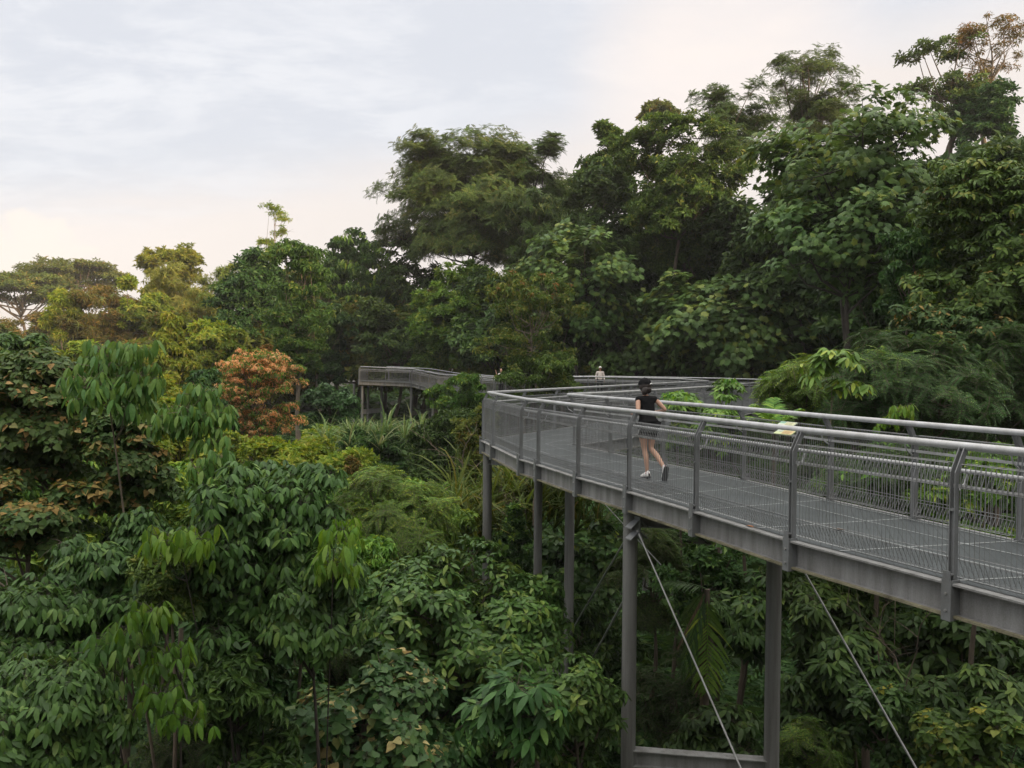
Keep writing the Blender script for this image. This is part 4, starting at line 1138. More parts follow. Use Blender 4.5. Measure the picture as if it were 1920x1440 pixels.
tree('broadleaf_tree', 'weeping pale green crown at the side of the rusty tree', 'tree', 118, 545, 640, 40, 82, 'narrow', 'yellowgreen', 'ball', 8, 10, 12, .5, .45)
tree('broadleaf_tree', 'olive tree mass behind the slender green tree with thin pale trunk', 'tree', 300, 590, 730, 85, 68, 'small', 'olive', 'ball', 14, 11, 13, .42, .45)
tree('slender_tree', 'slender light green tree with thin pale trunk behind the drooping saplings', 'tree', 322, 590, 745, 55, 47, 'droopy', 'yellowgreen', 'cone', 18, 7, 8, .34, .5, 'PALEBARK', .10, twigs=True, trunk_top=.8)
tree('cone_tree', 'dense dark green cone shaped tree beside the olive bamboo', 'tree', 468, 468, 700, 64, 70, 'small', 'deep', 'dome', 26, 11, 13, .42, .5)
tree('sapling', 'spindly yellowish emergent tree with one bare spire above the canopy', 'tree', 517, 385, 490, 42, 78, 'narrow', 'yellowgreen', 'tiers', 16, 5, 5, .34, .6, 'PALEBARK', .10, open_=.3, trunk_top=.95, twigs=2, base_dx=.3)
tree('slender_tree', 'tall tree with drooping dark tiers and long bare pale trunk behind the orange bush', 'tree', 562, 452, 705, 84, 55, 'droopy', 'forest', 'tiers', 34, 7, 8, .34, .6, 'PALEBARK', .16, twigs=True, trunk_top=.9)
tree('broadleaf_tree', 'tall dark tree with pale sprays, between slender tree and sky domed crown', 'tree', 680, 430, 680, 92, 80, 'droopy', 'deep', 'dome', 20, 13, 14, .48, .42, extra=('hang', 'mid', .03, .55, 'skin'))
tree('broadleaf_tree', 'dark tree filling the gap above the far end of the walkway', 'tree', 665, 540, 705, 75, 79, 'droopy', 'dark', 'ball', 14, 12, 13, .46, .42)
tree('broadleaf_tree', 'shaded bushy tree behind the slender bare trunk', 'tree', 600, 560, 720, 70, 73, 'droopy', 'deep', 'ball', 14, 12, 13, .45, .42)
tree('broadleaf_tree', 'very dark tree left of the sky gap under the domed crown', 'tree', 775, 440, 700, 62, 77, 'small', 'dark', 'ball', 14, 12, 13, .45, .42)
tree('broadleaf_tree', 'great domed tree with feathery crown and forked trunk against the sky', 'tree', 875, 258, 515, 160, 76, 'frond', 'forest', 'dome', 44, 16, 15, .62, .42, 'DARKBARK', .26, open_=.05, twigs=True, extra=('frond', 'olive', .10, .7, 'skin'), seed=21, trunk_top=.0)
tree('broadleaf_tree', 'feathery companion crown on the hill side of the great domed tree', 'tree', 1000, 268, 470, 72, 74, 'frond', 'forest', 'ball', 16, 10, 12, .70, .42, 'DARKBARK', .3, open_=.12, twigs=True, seed=8)
tree('bamboo_clump', 'green bamboo clump leaning beside the domed tree trunk', 'bamboo', 1000, 370, 560, 72, 68, 'bamboo', 'forest', 'ball', 16, 11, 12, .8, .5, 'PALEBARK', .12)
tree('broadleaf_tree', 'pale far crown just showing beyond the bamboo against the sky', 'tree', 1052, 332, 440, 40, 95, 'small', 'forest', 'dome', 10, 10, 12, .5, .42)
tree('broadleaf_tree', 'bright fresh green tree in front of the domed tree trunk', 'tree', 868, 492, 700, 92, 67, 'smallup', 'mid', 'ball', 20, 12, 12, .42, .42, extra=('small', 'lime', .05, .4, 'skin'))
tree('broadleaf_tree', 'lower bright green crown spilling over the dark far walkway', 'tree', 815, 580, 705, 62, 68, 'smallup', 'mid', 'ball', 12, 11, 12, .40, .42)
tree('young_tree', 'young brownish tipped tree with forked pale trunk inside the walkway bend', 'tree', 992, 500, 705, 104, 42, 'droopy', 'forest', 'dome', 24, 8, 8, .24, .45, 'PALEBARK', .10, open_=.22, twigs=2, extra=('droopy', 'rusty', .07, .24, 'top'), seed=3, rshift=.25, trunk_top=.1)
tree('shrub', 'leafy bush at the foot of the young forked tree beside the walkway', 'shrub', 1012, 662, 765, 98, 40, 'droopy', 'forest', 'ball', 12, 9, 10, .26, .45)
tree('shrub', 'small round bush hiding the person with the raised arm', 'shrub', 957, 690, 770, 32, 45, 'droopy', 'forest', 'ball', 8, 8, 9, .22, .45)
tree('shrub', 'bush growing against the far handrail below the fresh green tree', 'shrub', 872, 702, 790, 72, 44, 'droopy', 'mid', 'ball', 11, 9, 10, .27, .45)
tree('orange_tree', 'bushy tree covered with orange red young leaves', 'tree', 484, 655, 835, 78, 39, 'droopy', 'orange', 'dome', 34, 10, 11, .15, .42, twigs=True, open_=.2, extra=('droopy', 'mid', .3, .2, 'all'), seed=12)
tree('shrub', 'dome of yellow brown leaves on top of the orange tree', 'shrub', 500, 650, 720, 46, 41.5, 'small', 'rusty', 'dome', 8, 8, 9, .19, .42)
tree('shrub', 'rounded green shrub between orange tree and far walkway columns', 'shrub', 615, 724, 812, 54, 42, 'rosette', 'deep', 'dome', 12, 8, 8, .26, .45)
tree('shrub', 'olive green shrub at the foot of the orange tree', 'shrub', 480, 830, 890, 66, 36, 'small', 'olive', 'ball', 12, 9, 10, .20, .45)

# the hillside forest on the right
tree('broadleaf_tree', 'small umbrella crown peeping over the dark hill trees', 'tree', 1236, 196, 260, 42, 110, 'small', 'olive', 'umbrella', 14, 8, 10, .5, .8, 'BARK', .35, twigs=2)
tree('broadleaf_tree', 'round topped dark tree nearest the sky gap on the hill', 'tree', 1138, 230, 400, 58, 68, 'smallup', 'forest', 'dome', 16, 12, 12, .46, .42, open_=.05)
tree('broadleaf_tree', 'dark dense tree below the round topped hill tree', 'tree', 1120, 320, 530, 78, 62, 'small', 'dark', 'ball', 18, 13, 14, .42, .42)
tree('broadleaf_tree', 'tall dense small-leaved tree in the middle of the hill, dark trunk showing', 'tree', 1270, 218, 480, 110, 58, 'smallup', 'forest', 'dome', 26, 14, 15, .36, .40, twigs=True, open_=.04)
tree('broadleaf_tree', 'drooping small-leaved tree hanging over the dark hollow', 'tree', 1290, 330, 560, 100, 61, 'narrow', 'forest', 'ball', 22, 13, 14, .34, .42, 'BARK', .3)
tree('broadleaf_tree', 'leaning hill tree left of the tallest airy crown', 'tree', 1372, 156, 340, 82, 62, 'frond', 'forest', 'dome', 22, 9, 8, .50, .42, 'BARK', .26, open_=.2, twigs=True)
tree('broadleaf_tree', 'tallest airy tree on the hill, pointed crown against pink sky', 'tree', 1512, 86, 270, 92, 66, 'frond', 'forest', 'dome', 22, 8, 7, .50, .42, 'BARK', .26, open_=.25, twigs=2, trunk_top=.6)
tree('broadleaf_tree', 'wide airy lower crown under the tallest hill tree', 'tree', 1530, 180, 340, 100, 64, 'frond', 'forest', 'tiers', 22, 9, 8, .50, .5, 'BARK', .25, open_=.1, twigs=True)
tree('emergent_tree', 'emergent tree with layered dark branches in the top corner', 'tree', 1785, 72, 240, 84, 70, 'small', 'forest', 'tiers', 17, 7, 8, .40, .6, 'BARK', .30, open_=.32, twigs=2)
tree('emergent_tree', 'sparse orange brown crown rising out of the layered emergent tree', 'tree', 1850, 36, 175, 70, 71, 'narrow', 'rusty', 'ball', 18, 7, 5, .38, .5, 'PALEBARK', .22, open_=.3, twigs=2)
tree('vine_tree', 'leafy vine tower clinging to the emergent tree trunk', 'vine', 1846, 150, 330, 62, 68, 'small', 'deep', 'ball', 20, 10, 12, .42, .45, limbs=False)
tree('large_leaf_tree', 'big lobed-leaf tree high on the hill with dark slanting limbs', 'tree', 1590, 205, 420, 190, 33, 'lobed', 'lobed', 'dome', 30, 8, 5, .33, .42, 'DARKBARK', .20, twigs=True, open_=.28, seed=31)
tree('large_leaf_tree', 'big lobed-leaf tree hanging in curtains below the hilltop', 'tree', 1590, 365, 560, 160, 31, 'lobed', 'lobed', 'ball', 26, 7, 5, .32, .42, 'DARKBARK', .18, twigs=True, open_=.3, seed=32, rshift=-.05)
tree('large_leaf_tree', 'spreading lobed-leaf tree just above the walkway turn', 'tree', 1380, 520, 712, 182, 51, 'lobed', 'lobed', 'dome', 30, 9, 6, .50, .50, 'DARKBARK', .2, twigs=True, deep=3.6, open_=.1, seed=33, rshift=.1)
tree('large_leaf_tree', 'lobed-leaf tree behind the young forked tree, under dark hill trees', 'tree', 1095, 420, 650, 125, 57, 'lobed', 'lobed', 'ball', 26, 8, 6, .44, .50, 'DARKBARK', .2, twigs=True, open_=.12, seed=34)
tree('large_leaf_tree', 'low lobed-leaf tree behind the walker in the white cap', 'tree', 1180, 590, 725, 95, 57, 'lobed', 'lobed', 'ball', 18, 8, 6, .42, .50, 'DARKBARK', .16, open_=.1, seed=35, rshift=-.15)
tree('vine_wall', 'tall tree smothered in dark climbing leaves at the photo edge', 'vine', 1868, 300, 690, 150, 21, 'rosette', 'forest', 'wall', 40, 10, 9, .17, .42, 'DARKBARK', .2, extra=('small', 'rusty', .03, .12, 'skin'), seed=41, limbs=False)
tree('shrub', 'drooping green shrub in front of the vine smothered tree', 'shrub', 1700, 430, 600, 70, 23, 'droopy', 'deep', 'dome', 12, 9, 9, .20, .45)
tree('vine_wall', 'brownish creeper bank beneath the drooping green shrub', 'vine', 1760, 560, 720, 110, 20, 'rosette', 'brown', 'wall', 18, 9, 9, .16, .42, 'DARKBARK', .1, limbs=False)
tree('feathery_tree', 'feathery dark green tree just above the inner handrail', 'tree', 1690, 625, 840, 170, 17.5, 'finefrond', 'deep', 'dome', 20, 8, 7, .40, .48, twigs=True, extra=('finefrond', 'mid', .06, .32, 'top'), seed=51)
tree('feathery_tree', 'feathery tree with fresh pale tips above the walkway near the plate', 'tree', 1520, 672, 830, 95, 18.5, 'finefrond', 'mid', 'dome', 14, 8, 7, .38, .48, twigs=True, extra=('finefrond', 'bright', .10, .30, 'top'), seed=52)
tree('feathery_tree', 'shaded feathery tree at the photo edge above the rail', 'tree', 1880, 610, 830, 90, 19, 'finefrond', 'deep', 'ball', 14, 8, 7, .40, .48, seed=53)
tree('sapling', 'umbrella-like sapling with glossy hanging leaflets above the feathery tree', 'sapling', 1562, 655, 740, 42, 15, 'palm5', 'mid', 'dome', 3, 2, 2, .22, .4, 'PALEBARK', .025)
tree('sapling', 'single yellow lime shoot of hanging leaves over the inner rail', 'sapling', 1682, 768, 810, 22, 13.5, 'hang', 'lime', 'dome', 2, 2, 1, .13, .4, 'PALEBARK', .012)
tree('shrub', 'bright broad-leaved shrub at the runner\'s shoulder behind the inner rail', 'shrub', 1335, 722, 850, 80, 17.3, 'palm5', 'mid', 'dome', 10, 6, 3, .15, .5, extra=('hang', 'bright', .10, .15, 'top'), seed=55)
tree('shrub', 'small-leaved light green bush close to the runner\'s raised elbow', 'shrub', 1270, 738, 850, 36, 18.5, 'small', 'bright', 'ball', 8, 7, 8, .10, .45)
tree('shrub', 'sunless green shrub seen through the mesh behind the inner rail', 'shrub', 1640, 830, 1010, 170, 14.2, 'finefrond', 'deep', 'ball', 16, 8, 7, .28, .5, extra=('small', 'bright', .04, .14, 'front'), seed=56)
tree('shrub', 'green shrub seen through the mesh near the photo edge', 'shrub', 1850, 840, 1090, 120, 11.5, 'droopy', 'mid', 'ball', 14, 8, 8, .15, .5, seed=57)
tree('shrub', 'dark shrub seen through the mesh beside the runner\'s legs', 'shrub', 1390, 810, 960, 100, 17.5, 'finefrond', 'deep', 'ball', 12, 8, 7, .26, .5, seed=58)

# below and under the walkway: darker leaf colour put in for the shade there
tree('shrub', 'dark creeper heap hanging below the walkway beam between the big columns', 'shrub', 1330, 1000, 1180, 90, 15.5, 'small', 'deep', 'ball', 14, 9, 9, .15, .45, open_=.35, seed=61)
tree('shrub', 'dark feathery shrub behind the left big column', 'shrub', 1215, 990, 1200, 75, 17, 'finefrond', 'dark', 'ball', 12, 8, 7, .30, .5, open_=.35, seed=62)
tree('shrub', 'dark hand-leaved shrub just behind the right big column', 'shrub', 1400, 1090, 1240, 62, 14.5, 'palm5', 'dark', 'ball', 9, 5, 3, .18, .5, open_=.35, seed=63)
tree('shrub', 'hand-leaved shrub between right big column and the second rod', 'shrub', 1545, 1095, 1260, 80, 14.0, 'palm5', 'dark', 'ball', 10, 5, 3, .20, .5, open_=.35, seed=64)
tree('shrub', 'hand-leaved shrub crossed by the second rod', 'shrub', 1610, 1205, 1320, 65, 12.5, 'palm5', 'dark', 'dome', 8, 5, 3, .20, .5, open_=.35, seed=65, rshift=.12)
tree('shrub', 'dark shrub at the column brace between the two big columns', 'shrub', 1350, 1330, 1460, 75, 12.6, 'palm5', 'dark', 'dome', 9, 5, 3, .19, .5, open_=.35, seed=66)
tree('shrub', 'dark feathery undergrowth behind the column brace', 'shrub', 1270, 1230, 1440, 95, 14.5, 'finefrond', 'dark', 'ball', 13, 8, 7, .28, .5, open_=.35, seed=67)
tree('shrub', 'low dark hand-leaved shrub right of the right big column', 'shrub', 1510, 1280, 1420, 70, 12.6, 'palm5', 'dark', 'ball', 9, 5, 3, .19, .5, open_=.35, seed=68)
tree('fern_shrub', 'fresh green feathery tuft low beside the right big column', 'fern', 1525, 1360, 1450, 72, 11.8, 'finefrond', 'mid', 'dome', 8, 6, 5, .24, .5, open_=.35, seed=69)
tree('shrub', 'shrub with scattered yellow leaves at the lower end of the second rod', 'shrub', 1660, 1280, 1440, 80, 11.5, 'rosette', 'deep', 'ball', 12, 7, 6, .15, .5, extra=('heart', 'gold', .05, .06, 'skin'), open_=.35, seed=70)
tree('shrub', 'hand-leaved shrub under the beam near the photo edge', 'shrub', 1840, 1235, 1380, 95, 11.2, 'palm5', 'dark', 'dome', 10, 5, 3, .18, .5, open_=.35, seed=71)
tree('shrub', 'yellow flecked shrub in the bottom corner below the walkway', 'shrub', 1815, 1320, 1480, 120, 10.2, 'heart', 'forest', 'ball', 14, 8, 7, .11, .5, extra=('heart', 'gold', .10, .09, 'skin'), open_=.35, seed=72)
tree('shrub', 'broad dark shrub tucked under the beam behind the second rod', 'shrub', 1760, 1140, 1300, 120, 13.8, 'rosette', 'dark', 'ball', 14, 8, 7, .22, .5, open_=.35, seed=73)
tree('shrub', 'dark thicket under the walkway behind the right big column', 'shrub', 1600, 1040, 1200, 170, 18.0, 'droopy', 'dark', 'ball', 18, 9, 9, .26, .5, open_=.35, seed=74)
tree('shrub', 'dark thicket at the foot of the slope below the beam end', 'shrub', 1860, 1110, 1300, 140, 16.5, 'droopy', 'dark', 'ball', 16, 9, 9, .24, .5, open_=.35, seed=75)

# middle of the valley
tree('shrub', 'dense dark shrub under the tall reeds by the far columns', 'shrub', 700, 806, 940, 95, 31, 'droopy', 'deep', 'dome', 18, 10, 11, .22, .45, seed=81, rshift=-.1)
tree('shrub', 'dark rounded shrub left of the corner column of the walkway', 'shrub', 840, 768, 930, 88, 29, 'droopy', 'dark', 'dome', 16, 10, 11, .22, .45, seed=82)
tree('shrub', 'yellowish creeper bush just left of the walkway corner', 'shrub', 893, 758, 900, 42, 25, 'small', 'olive', 'ball', 12, 8, 9, .15, .45, seed=83)
tree('shrub', 'yellow green bush below the orange tree', 'shrub', 560, 822, 930, 62, 27, 'small', 'yellowgreen', 'dome', 12, 8, 9, .17, .45, seed=84)
tree('shrub', 'red brown stump wrapped in pale creeper below the reeds', 'shrub', 662, 862, 950, 38, 24, 'small', 'rusty', 'cone', 10, 7, 8, .13, .45, seed=85, rshift=-.2)
tree('feathery_tree', 'feathery shrub with bright tips in the valley left of the corner column', 'shrub', 735, 880, 1060, 130, 17.5, 'finefrond', 'mid', 'dome', 16, 8, 7, .34, .48, twigs=True, extra=('finefrond', 'bright', .08, .30, 'top'), seed=86)
tree('feathery_tree', 'pale feathery shrub in the valley between dark whorled tree and reeds', 'shrub', 600, 900, 1040, 75, 18.5, 'finefrond', 'bright', 'dome', 10, 8, 7, .30, .48, seed=87, rshift=-.2)
tree('shrub', 'creeper covered cone of small leaves between two slim columns', 'shrub', 962, 948, 1130, 54, 21.5, 'small', 'deep', 'cone', 16, 8, 10, .13, .5, seed=88, limbs=False, extra=('small', 'mid', .25, .12, 'top'))
tree('shrub', 'dark round-leaved creeper heap behind the inner slim column', 'shrub', 1095, 985, 1180, 85, 20.5, 'heart', 'deep', 'ball', 14, 8, 8, .17, .5, seed=89, extra=('heart', 'yellowgreen', .04, .16, 'top'))
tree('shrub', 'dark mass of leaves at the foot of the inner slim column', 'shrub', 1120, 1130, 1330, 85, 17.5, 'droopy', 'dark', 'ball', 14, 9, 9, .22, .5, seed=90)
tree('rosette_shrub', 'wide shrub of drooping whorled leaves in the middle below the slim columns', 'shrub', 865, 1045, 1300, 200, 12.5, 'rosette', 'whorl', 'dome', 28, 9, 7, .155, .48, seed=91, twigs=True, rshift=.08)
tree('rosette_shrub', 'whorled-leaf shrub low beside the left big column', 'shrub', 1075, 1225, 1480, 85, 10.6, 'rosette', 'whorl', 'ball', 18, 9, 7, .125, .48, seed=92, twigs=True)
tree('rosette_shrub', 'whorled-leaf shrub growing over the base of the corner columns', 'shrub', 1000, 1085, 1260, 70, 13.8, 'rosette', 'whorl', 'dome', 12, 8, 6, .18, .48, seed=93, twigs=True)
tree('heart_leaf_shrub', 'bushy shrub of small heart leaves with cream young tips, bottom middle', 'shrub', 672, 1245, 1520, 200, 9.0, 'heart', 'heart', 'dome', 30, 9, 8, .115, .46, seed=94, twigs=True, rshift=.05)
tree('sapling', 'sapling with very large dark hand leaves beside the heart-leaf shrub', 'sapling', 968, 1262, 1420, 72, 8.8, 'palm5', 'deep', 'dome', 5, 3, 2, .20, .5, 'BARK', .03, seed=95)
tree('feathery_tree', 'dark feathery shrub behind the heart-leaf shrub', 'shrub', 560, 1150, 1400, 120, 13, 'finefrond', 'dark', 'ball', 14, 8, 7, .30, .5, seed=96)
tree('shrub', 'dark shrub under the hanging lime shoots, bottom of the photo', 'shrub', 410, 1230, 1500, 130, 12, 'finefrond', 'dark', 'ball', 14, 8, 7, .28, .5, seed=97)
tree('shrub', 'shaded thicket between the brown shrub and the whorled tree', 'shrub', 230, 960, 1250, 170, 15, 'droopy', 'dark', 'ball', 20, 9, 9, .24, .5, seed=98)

# left foreground
tree('shrub', 'dark creeper mound low at the photo edge behind the brown shrub', 'shrub', 40, 628, 760, 62, 27, 'rosette', 'whorl', 'dome', 14, 8, 8, .22, .45, seed=101)
tree('shrub', 'pale green shrub between slender tree and hanging sapling', 'shrub', 240, 690, 850, 110, 33, 'small', 'yellowgreen', 'ball', 16, 9, 10, .22, .45, seed=102)
tree('shrub', 'mid green shrub between slender tree and orange tree', 'shrub', 385, 690, 850, 62, 36, 'droopy', 'deep', 'ball', 12, 9, 10, .26, .45, seed=103)
tree('brown_shrub', 'brown green shrub with layered branches at the photo edge, upper mass', 'shrub', 95, 672, 900, 140, 11, 'heart', 'brown', 'tiers', 44, 11, 16, .085, .75, seed=104, rshift=.0, twigs=True, up=1.0)
tree('brown_shrub', 'brown green branch tier with orange tips, lower mass at the photo edge', 'shrub', 60, 905, 1030, 125, 9.8, 'heart', 'brown', 'tiers', 20, 10, 15, .082, .75, seed=105, twigs=True, extra=('heart', 'rusty', .25, .08, 'top'), up=1.0)
tree('brown_shrub', 'brown green shrub joining the layered shrub to the dark whorled tree', 'shrub', 235, 780, 960, 80, 10.5, 'heart', 'brown', 'ball', 18, 10, 14, .085, .6, seed=106, rshift=.0, twigs=True)
tree('sapling', 'tall sapling with a parasol of long hanging green leaves', 'sapling', 205, 650, 790, 74, 9.3, 'hang', 'fresh', 'dome', 8, 3, 2, .165, .45, 'PALEBARK', .03, seed=107, base_dy=2.0, rshift=.25)
tree('sapling', 'second smaller parasol of hanging leaves near the orange tree', 'sapling', 362, 730, 840, 54, 9.0, 'hang', 'fresh', 'dome', 6, 3, 2, .14, .45, 'PALEBARK', .025, seed=108, base_dy=2.0, rshift=.2)
tree('sapling', 'pointed top of hanging leaves above the dark whorled tree', 'sapling', 425, 858, 960, 62, 8.4, 'hang', 'fresh', 'dome', 6, 3, 2, .135, .45, 'PALEBARK', .025, seed=109, base_dy=2.0, rshift=.15)
tree('whorled_tree', 'large dark green tree of whorled drooping leaflets, middle of the left half', 'tree', 470, 885, 1190, 165, 8.2, 'palm3', 'blue', 'dome', 30, 8, 5, .105, .5, 'DARKBARK', .05, seed=110, twigs=True, open_=.15, base_dy=1.6, extra=('rosette', 'forest', .05, .09, 'all'))
tree('whorled_tree', 'dark whorled-leaf branch reaching towards the middle shrub', 'tree', 590, 1030, 1220, 100, 7.7, 'palm3', 'blue', 'ball', 18, 8, 5, .105, .5, 'DARKBARK', .04, seed=111, twigs=True)
tree('whorled_tree', 'whorled-leaf tree in the shade left of the creeper ball', 'tree', 215, 985, 1180, 110, 8.4, 'palm3', 'blue', 'ball', 18, 8, 5, .105, .5, 'DARKBARK', .04, seed=112, twigs=True)
tree('creeper_ball', 'small-leaved creeper ball between the hanging lime shoots', 'vine', 318, 1040, 1160, 75, 7.4, 'small', 'forest', 'ball', 14, 9, 10, .055, .5, seed=113, limbs=False)
tree('sapling', 'lime green shoot of big hanging leaves above the creeper ball', 'sapling', 335, 985, 1090, 52, 6.9, 'hang', 'lime', 'dome', 2, 2, 1, .135, .6, 'DARKBARK', .016, seed=114, base_dy=2.2, base_dx=.5)
tree('sapling', 'lime green shoot of hanging leaves nearest the middle shrub', 'sapling', 628, 995, 1090, 42, 7.0, 'hang', 'lime', 'dome', 2, 2, 1, .135, .6, 'DARKBARK', .016, seed=115, base_dy=2.2, base_dx=-.6)
tree('sapling', 'lime green sapling with hanging leaves on a bent brown stem, low in the photo', 'sapling', 330, 1150, 1330, 75, 6.2, 'hang', 'lime', 'tiers', 4, 2, 1, .135, .6, 'DARKBARK', .025, seed=116, base_dy=1.2, base_dx=-.35, rshift=-.15)
tree('sapling', 'mid green sapling of big hanging leaves beside the lime one', 'sapling', 190, 1185, 1330, 70, 6.4, 'hang', 'fresh', 'dome', 4, 2, 1, .135, .6, 'DARKBARK', .022, seed=117, base_dy=2.0)
tree('whorled_tree', 'whorled-leaf shrub filling the bottom corner', 'shrub', 80, 1255, 1500, 130, 5.9, 'palm3', 'blue', 'dome', 24, 8, 5, .092, .5, 'DARKBARK', .04, seed=118, twigs=True, open_=.12, extra=('heart', 'brown', .03, .06, 'all'))
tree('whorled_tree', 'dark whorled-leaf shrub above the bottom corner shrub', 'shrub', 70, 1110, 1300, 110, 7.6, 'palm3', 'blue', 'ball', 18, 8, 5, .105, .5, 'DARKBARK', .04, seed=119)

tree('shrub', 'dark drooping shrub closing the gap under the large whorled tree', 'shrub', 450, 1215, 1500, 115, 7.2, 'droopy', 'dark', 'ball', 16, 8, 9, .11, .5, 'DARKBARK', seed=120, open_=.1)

# shared fillers: dark trees standing between and behind the ones above
def copy_tree(src, loc, rz, sc):
    r = src.copy(); COL.objects.link(r); r.location = loc; r.rotation_euler = (0, 0, rz); r.scale = sc
    for ch in list(src.children):
        c = ch.copy(); COL.objects.link(c); c.parent = r
    return r
def filler(name, label, cat, group, proto, spots):
    """proto: keyword arguments of the first plant; spots: (px, py of the crown centre, distance, size)"""
    first = ref = None
    for i, (px, py, Y, s) in enumerate(spots):
        q = at(px, py, Y)
        if first is None:
            kw = dict(proto); hw = kw.pop('hw'); hh = kw.pop('hh')
            first = tree(name, label, cat, px, py - hh, py + hh, hw, Y, group=group, base=q[2] - 7.0, **kw); ref = 7.0
        else:
            copy_tree(first, (q[0], q[1], q[2] - ref * s), i * 2.4, (s, s, s))

filler('shrub', 'yellow green small-leaved shrub in the thicket of the open valley', 'shrub', 'yellow green shrubs of the valley thicket',
       dict(hw=70, hh=55, tpl='small', mat='yellowgreen', shape='ball', lobes=16, pads=9, tips=10, ts=.20, padr=.45, seed=301),
       [(390, 850, 28, .9), (300, 800, 27, 1.0), (190, 760, 32, 1.1), (520, 880, 23, .8), (90, 740, 36, 1.2), (600, 850, 34, 1.0), (340, 870, 22, .8), (250, 700, 52, 1.6), (400, 650, 58, 1.7), (170, 690, 58, 1.7), (470, 730, 60, 1.5), (60, 690, 56, 1.7), (270, 760, 36, 1.2), (150, 820, 26, 1.0), (540, 890, 28, .8), (640, 900, 26, .9), (240, 840, 20, .8)])
filler('shrub', 'mid green drooping-leaved shrub in the thicket of the valley', 'shrub', 'mid green shrubs of the valley thicket',
       dict(hw=80, hh=60, tpl='droopy', mat='mid', shape='ball', rshift=.12, lobes=16, pads=9, tips=9, ts=.20, padr=.45, seed=302),
       [(640, 960, 21, 1.0), (380, 930, 16, .8), (500, 960, 15, .8), (560, 1010, 14.5, .8), (770, 960, 22, 1.0), (820, 1010, 20, .9), (200, 850, 22, 1.0), (100, 880, 17, .9), (660, 1080, 15, .8), (300, 950, 14.5, .7), (880, 960, 25, 1.0), (120, 1010, 14, .8)])
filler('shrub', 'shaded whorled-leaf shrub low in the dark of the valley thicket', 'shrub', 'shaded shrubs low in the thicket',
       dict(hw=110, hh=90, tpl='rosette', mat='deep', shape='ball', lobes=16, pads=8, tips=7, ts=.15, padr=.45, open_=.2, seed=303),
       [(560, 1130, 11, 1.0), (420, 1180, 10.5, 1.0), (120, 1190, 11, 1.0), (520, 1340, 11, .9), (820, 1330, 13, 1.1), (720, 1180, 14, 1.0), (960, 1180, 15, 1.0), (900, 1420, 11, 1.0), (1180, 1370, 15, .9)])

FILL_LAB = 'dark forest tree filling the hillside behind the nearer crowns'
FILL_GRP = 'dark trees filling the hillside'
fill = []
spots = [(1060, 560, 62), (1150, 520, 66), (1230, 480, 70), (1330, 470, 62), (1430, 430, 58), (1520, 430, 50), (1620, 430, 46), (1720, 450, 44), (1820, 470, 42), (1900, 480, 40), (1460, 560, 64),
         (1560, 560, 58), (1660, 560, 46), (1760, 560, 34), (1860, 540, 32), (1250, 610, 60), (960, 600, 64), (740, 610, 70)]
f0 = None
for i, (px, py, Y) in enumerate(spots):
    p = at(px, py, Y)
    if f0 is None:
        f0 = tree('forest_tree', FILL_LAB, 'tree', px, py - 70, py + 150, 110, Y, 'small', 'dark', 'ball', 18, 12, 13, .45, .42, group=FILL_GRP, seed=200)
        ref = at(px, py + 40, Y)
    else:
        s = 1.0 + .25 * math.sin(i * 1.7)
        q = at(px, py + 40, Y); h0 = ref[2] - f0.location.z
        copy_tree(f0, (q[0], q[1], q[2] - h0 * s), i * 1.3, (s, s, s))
VAL_LAB = 'mid green tree far off in the wooded valley behind the brighter crowns'
VAL_GRP = 'trees of the far wooded valley'
v0 = None
for i, (px, py, Y) in enumerate([(90, 640, 120), (200, 620, 126), (300, 600, 122), (400, 610, 118), (500, 590, 112), (590, 560, 108), (10, 650, 130), (700, 600, 100), (250, 650, 98), (150, 680, 96), (380, 660, 92), (30, 690, 92), (470, 650, 90), (1000, 560, 100), (640, 640, 78), (720, 650, 80), (790, 640, 76), (860, 640, 74), (930, 640, 76), (560, 650, 80), (1010, 640, 74), (480, 680, 76), (410, 690, 70), (340, 700, 66), (930, 665, 66)]):
    if v0 is None:
        v0 = tree('valley_tree', VAL_LAB, 'tree', px, py - 50, py + 60, 65, Y, 'small', 'olive', 'ball', 14, 11, 12, .6, .42, group=VAL_GRP, seed=201)
        vref = at(px, py, Y)
    else:
        s = .85 + .3 * abs(math.sin(i * 2.1)); q = at(px, py, Y)
        copy_tree(v0, (q[0], q[1], q[2] - (vref[2] - v0.location.z) * s), i * .9, (s, s, s))

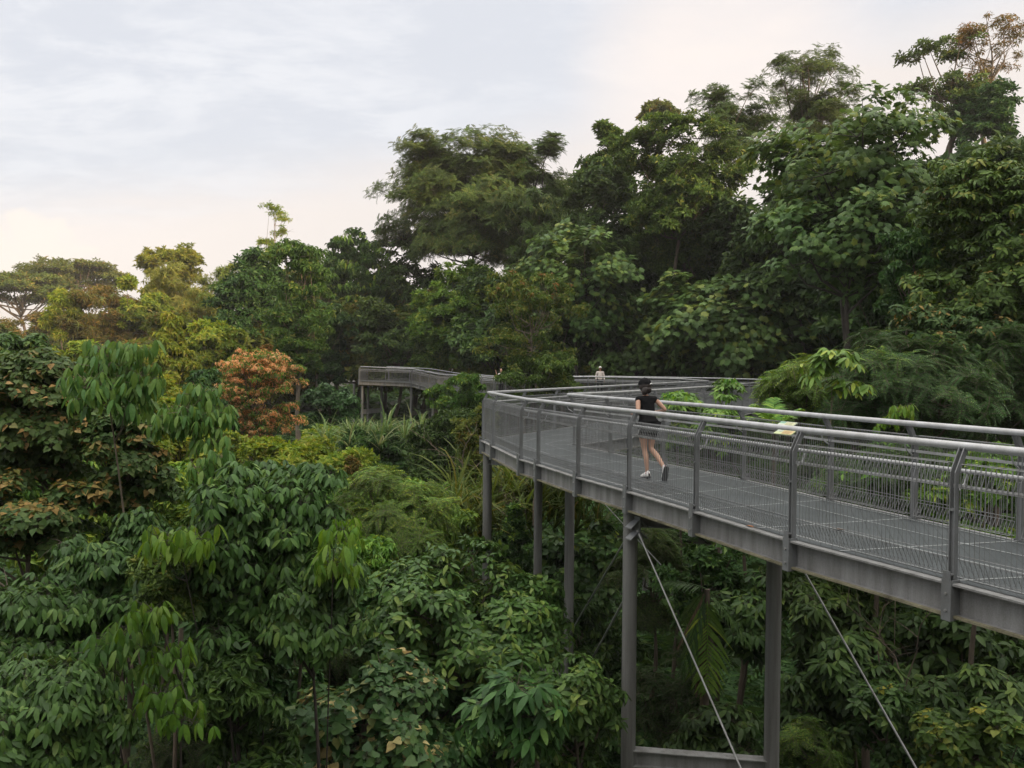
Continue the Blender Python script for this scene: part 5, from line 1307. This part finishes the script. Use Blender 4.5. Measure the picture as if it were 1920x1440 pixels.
# palms
def palm(name, label, px, py, Y, fronds, trunk=.09, seed=1, w=.045, arch=.9, pairs=26):
    """fronds: (azimuth deg, elevation deg, length, material, leaflet length factor, droop of the leaflets)"""
    rs = np.random.default_rng(seed)
    top = at(px, py, Y); bz = float(height(top[0], top[1])) - .1
    root = empty(name, (top[0], top[1], bz), label, 'palm')
    O = np.array([top[0], top[1], bz])
    g = Geo(); hh = np.linspace(0, 1, 10)[:, None]
    g.tube((top - O) * hh, trunk * (1.1 - .3 * hh[:, 0]), 10); g.build('trunk', BARK, root, smooth=True)
    for a_, e_, L0, mat, lf, dr in fronds:
        a = R(a_); e = R(e_); d = azel(a, e); h = azel(a, 0); ar = arch * rs.uniform(.8, 1.2); m = 14
        f = np.linspace(0, 1, m)[:, None]
        path = (top - O) + d * f * L0 - np.array([0, 0, 1.0]) * ar * f ** 2 * L0 * .6 * max(.15, math.cos(e))
        q = Geo(); q.tube(path, .012 * (1.15 - f[:, 0]) * L0 / 1.5 + .002, 5, 1, rnd=.5)
        sd = np.array([-h[1], h[0], 0])
        for k in range(pairs):
            u = .12 + .88 * (k + .5) / pairs; x = u * (m - 1); j = min(int(x), m - 2); p = path[j] + (path[j + 1] - path[j]) * (x - j); tn = unit(path[j + 1] - path[j])
            ll = lf * L0 * .34 * math.sin(math.pi * min(1, .12 + u * .86)) ** .6 + .03
            for sg in (-1, 1):
                if rs.uniform() < .06: continue
                dd = unit(sd * sg * (.85 - dr * .6) + tn * .62 + np.array([0, 0, -.12 - dr]) + rs.normal(0, .06, 3)); nn = unit(np.cross(dd, tn))
                l2 = ll * rs.uniform(.82, 1.08)
                wv = unit(np.cross(dd, nn)) * w * L0 * .5
                ps = [p, p + dd * l2 * .5 + nn * .01, p + dd * l2 - np.array([0, 0, .18 * l2])]
                V = [ps[0] - wv * .5, ps[0] + wv * .5, ps[1] - wv, ps[1] + wv, ps[2]]
                q.add(V, [(0, 1, 3), (0, 3, 2), (2, 3, 4)], 0, np.full(3, rs.uniform()))
        q.build('frond', [LM[mat], LM[mat]], root, attr=True)
    return root
palm('palm_tree', 'palm with upright bright fronds just behind the inner handrail', 1452, 800, 16.3,
     [(20, 40, .8, 'mid', 1, 0), (75, 62, .85, 'bright', 1, 0), (125, 50, .8, 'mid', 1, 0), (170, 35, .9, 'bright', 1, 0), (215, 50, .8, 'mid', 1, 0), (265, 30, .75, 'mid', 1, 0), (320, 48, .8, 'bright', 1, 0)], .05, 3, w=.05, arch=.7, pairs=20)
palm('palm_tree', 'palm with long hanging fronds, some dead and brown, between the big columns', 1326, 1105, 13.6,
     [(262, -80, 1.6, 'mid', 1.0, .1), (200, -68, 1.35, 'dark', .9, .3), (330, -40, 1.0, 'dark', .8, .2), (100, -30, 1.2, 'dark', .8, .2), (165, 20, 1.0, 'dark', .8, .2), (190, -84, 1.75, 'dead', .40, .8), (178, -60, 1.0, 'dead', .42, .8), (225, -86, 2.0, 'dead', .3, .9)], .06, 8, w=.026, arch=.5, pairs=26)

# reeds and undergrowth (nobody could count these)
def scatter(name, tpl, mat, pts, size, seed, A=(0, 0, 1)):
    rs = np.random.default_rng(seed); P = np.array(pts); g = Geo()
    place(g, TP[tpl], P, np.array(A) + rs.normal(0, .15, (len(P), 3)), np.asarray(size) * rs.uniform(.7, 1.3, len(P)), rs)
    o = g.build(name, [LM[mat], LM[mat]], None, attr=True); o['kind'] = 'stuff'
    return o
rs = np.random.default_rng(77)
reed = []
for px, py, Y, n, sx in ((715, 828, 32, 60, 1.9), (660, 822, 33, 16, 1.2), (770, 822, 33, 14, 1.0)):
    c = at(px, py, Y)
    reed += [c + np.array([rs.normal(0, sx * .45), rs.normal(0, 1.0), rs.normal(-.1, .2)]) for _ in range(n)]
tag(scatter('tall_grass', 'reed', 'reed', reed, 1.35, 1), 'tall pale green reeds in front of the far walkway columns', 'grass')
reed = []
for px, py, Y, n, sx in ((870, 985, 22.5, 40, 1.0), (960, 930, 24.5, 60, 1.6), (1040, 960, 24.5, 50, 1.3)):
    c = at(px, py, Y)
    reed += [c + np.array([rs.normal(0, sx * .6), rs.normal(0, .6), rs.normal(-.2, .35)]) for _ in range(n)]
tag(scatter('tall_grass', 'reed', 'olive', reed, 1.7, 2), 'dry arching grass behind the slim corner columns', 'grass')

def undergrowth(name, label, tpl, mat, n, yr, size, seed, half=.72, zoff=.1):
    rs = np.random.default_rng(seed)
    y = yr[0] * (yr[1] / yr[0]) ** rs.uniform(0, 1, n); x = y * rs.uniform(-half, half, n)
    P = np.stack([x, y, height(x, y) + zoff], -1)
    # nothing grows through the deck
    o = scatter(name, tpl, mat, P, size * (y / 20) ** .5, seed); tag(o, label, 'undergrowth')
    return o
undergrowth('undergrowth', 'dark leafy ground cover over the whole slope and valley floor', 'droopy', 'dark', 16000, (7, 140), .8, 5)
undergrowth('undergrowth', 'feathery ground cover mixed through the valley floor', 'frond', 'deep', 2500, (7, 100), 1.0, 6)

# dry stems and climbers
def dry_stems(name, label, px, py, Y, n, spread, hgt, seed, mat='PALEBARK', r=.022, lean=.5):
    rs = np.random.default_rng(seed); p = at(px, py, Y)
    o = empty(name, p, label, 'branches')
    for i in range(n):
        g = Geo(); b = np.array([rs.normal(0, spread * .3), rs.normal(0, .3), 0]); d = unit([rs.normal(0, lean), rs.normal(0, .3), 1.0]); L0 = hgt * rs.uniform(.6, 1.1)
        f = np.linspace(0, 1, 9)[:, None]
        path = b + d * f * L0 + np.array([rs.normal(0, .25), 0, -.25]) * f ** 2 * L0 + np.cumsum(rs.normal(0, .03, (9, 3)), 0)
        g.tube(path, r * rs.uniform(.6, 1.2) * (1.05 - .8 * f[:, 0]), 6)
        for k in (3, 4, 6, 7):
            dd = unit(d + rs.normal(0, .7, 3)); q = path[k] + dd * np.linspace(0, L0 * .28, 5)[:, None] - np.array([0, 0, .12]) * np.linspace(0, 1, 5)[:, None] ** 2
            g.tube(q, r * .4 * np.linspace(1, .25, 5), 5)
        g.build('stem', globals()[mat], o, smooth=True)
    return o
dry_stems('dry_branches', 'leaning bare tan stems between the slim columns under the walkway corner', 985, 985, 22.6, 6, 1.0, 2.0, 5)
dry_stems('dry_branches', 'arching leafless pale twigs left of the walkway corner', 870, 880, 24.0, 4, .8, 2.0, 6, r=.016, lean=.8)
dry_stems('dry_branches', 'thin reddish stems rising in the dark under the beam near the photo edge', 1680, 1290, 12.8, 4, .6, 2.2, 7, mat='BARK', r=.02, lean=.25)
dry_stems('dry_branches', 'slanting brown stem in the shade of the brown shrub', 130, 1160, 8.6, 2, .4, 1.3, 8, mat='BARK', r=.018, lean=.5)

# ------------------------------------------------------------------ evening haze
def haze(density):
    g = Geo(); g.box((-1100, -700, -14), (1100, 1700, 60))
    m = bpy.data.materials.new('haze'); m.use_nodes = True
    t = m.node_tree; t.nodes.clear()
    v = t.nodes.new('ShaderNodeVolumePrincipled'); v.inputs['Color'].default_value = (0.93, 0.90, 0.86, 1); v.inputs['Density'].default_value = density
    o_ = t.nodes.new('ShaderNodeOutputMaterial'); t.links.new(v.outputs[0], o_.inputs['Volume'])
    o = g.build('haze', m); o['kind'] = 'stuff'; o['label'] = 'thin pale evening haze over the whole valley'; o['category'] = 'haze'
    return o
haze(0.0004)
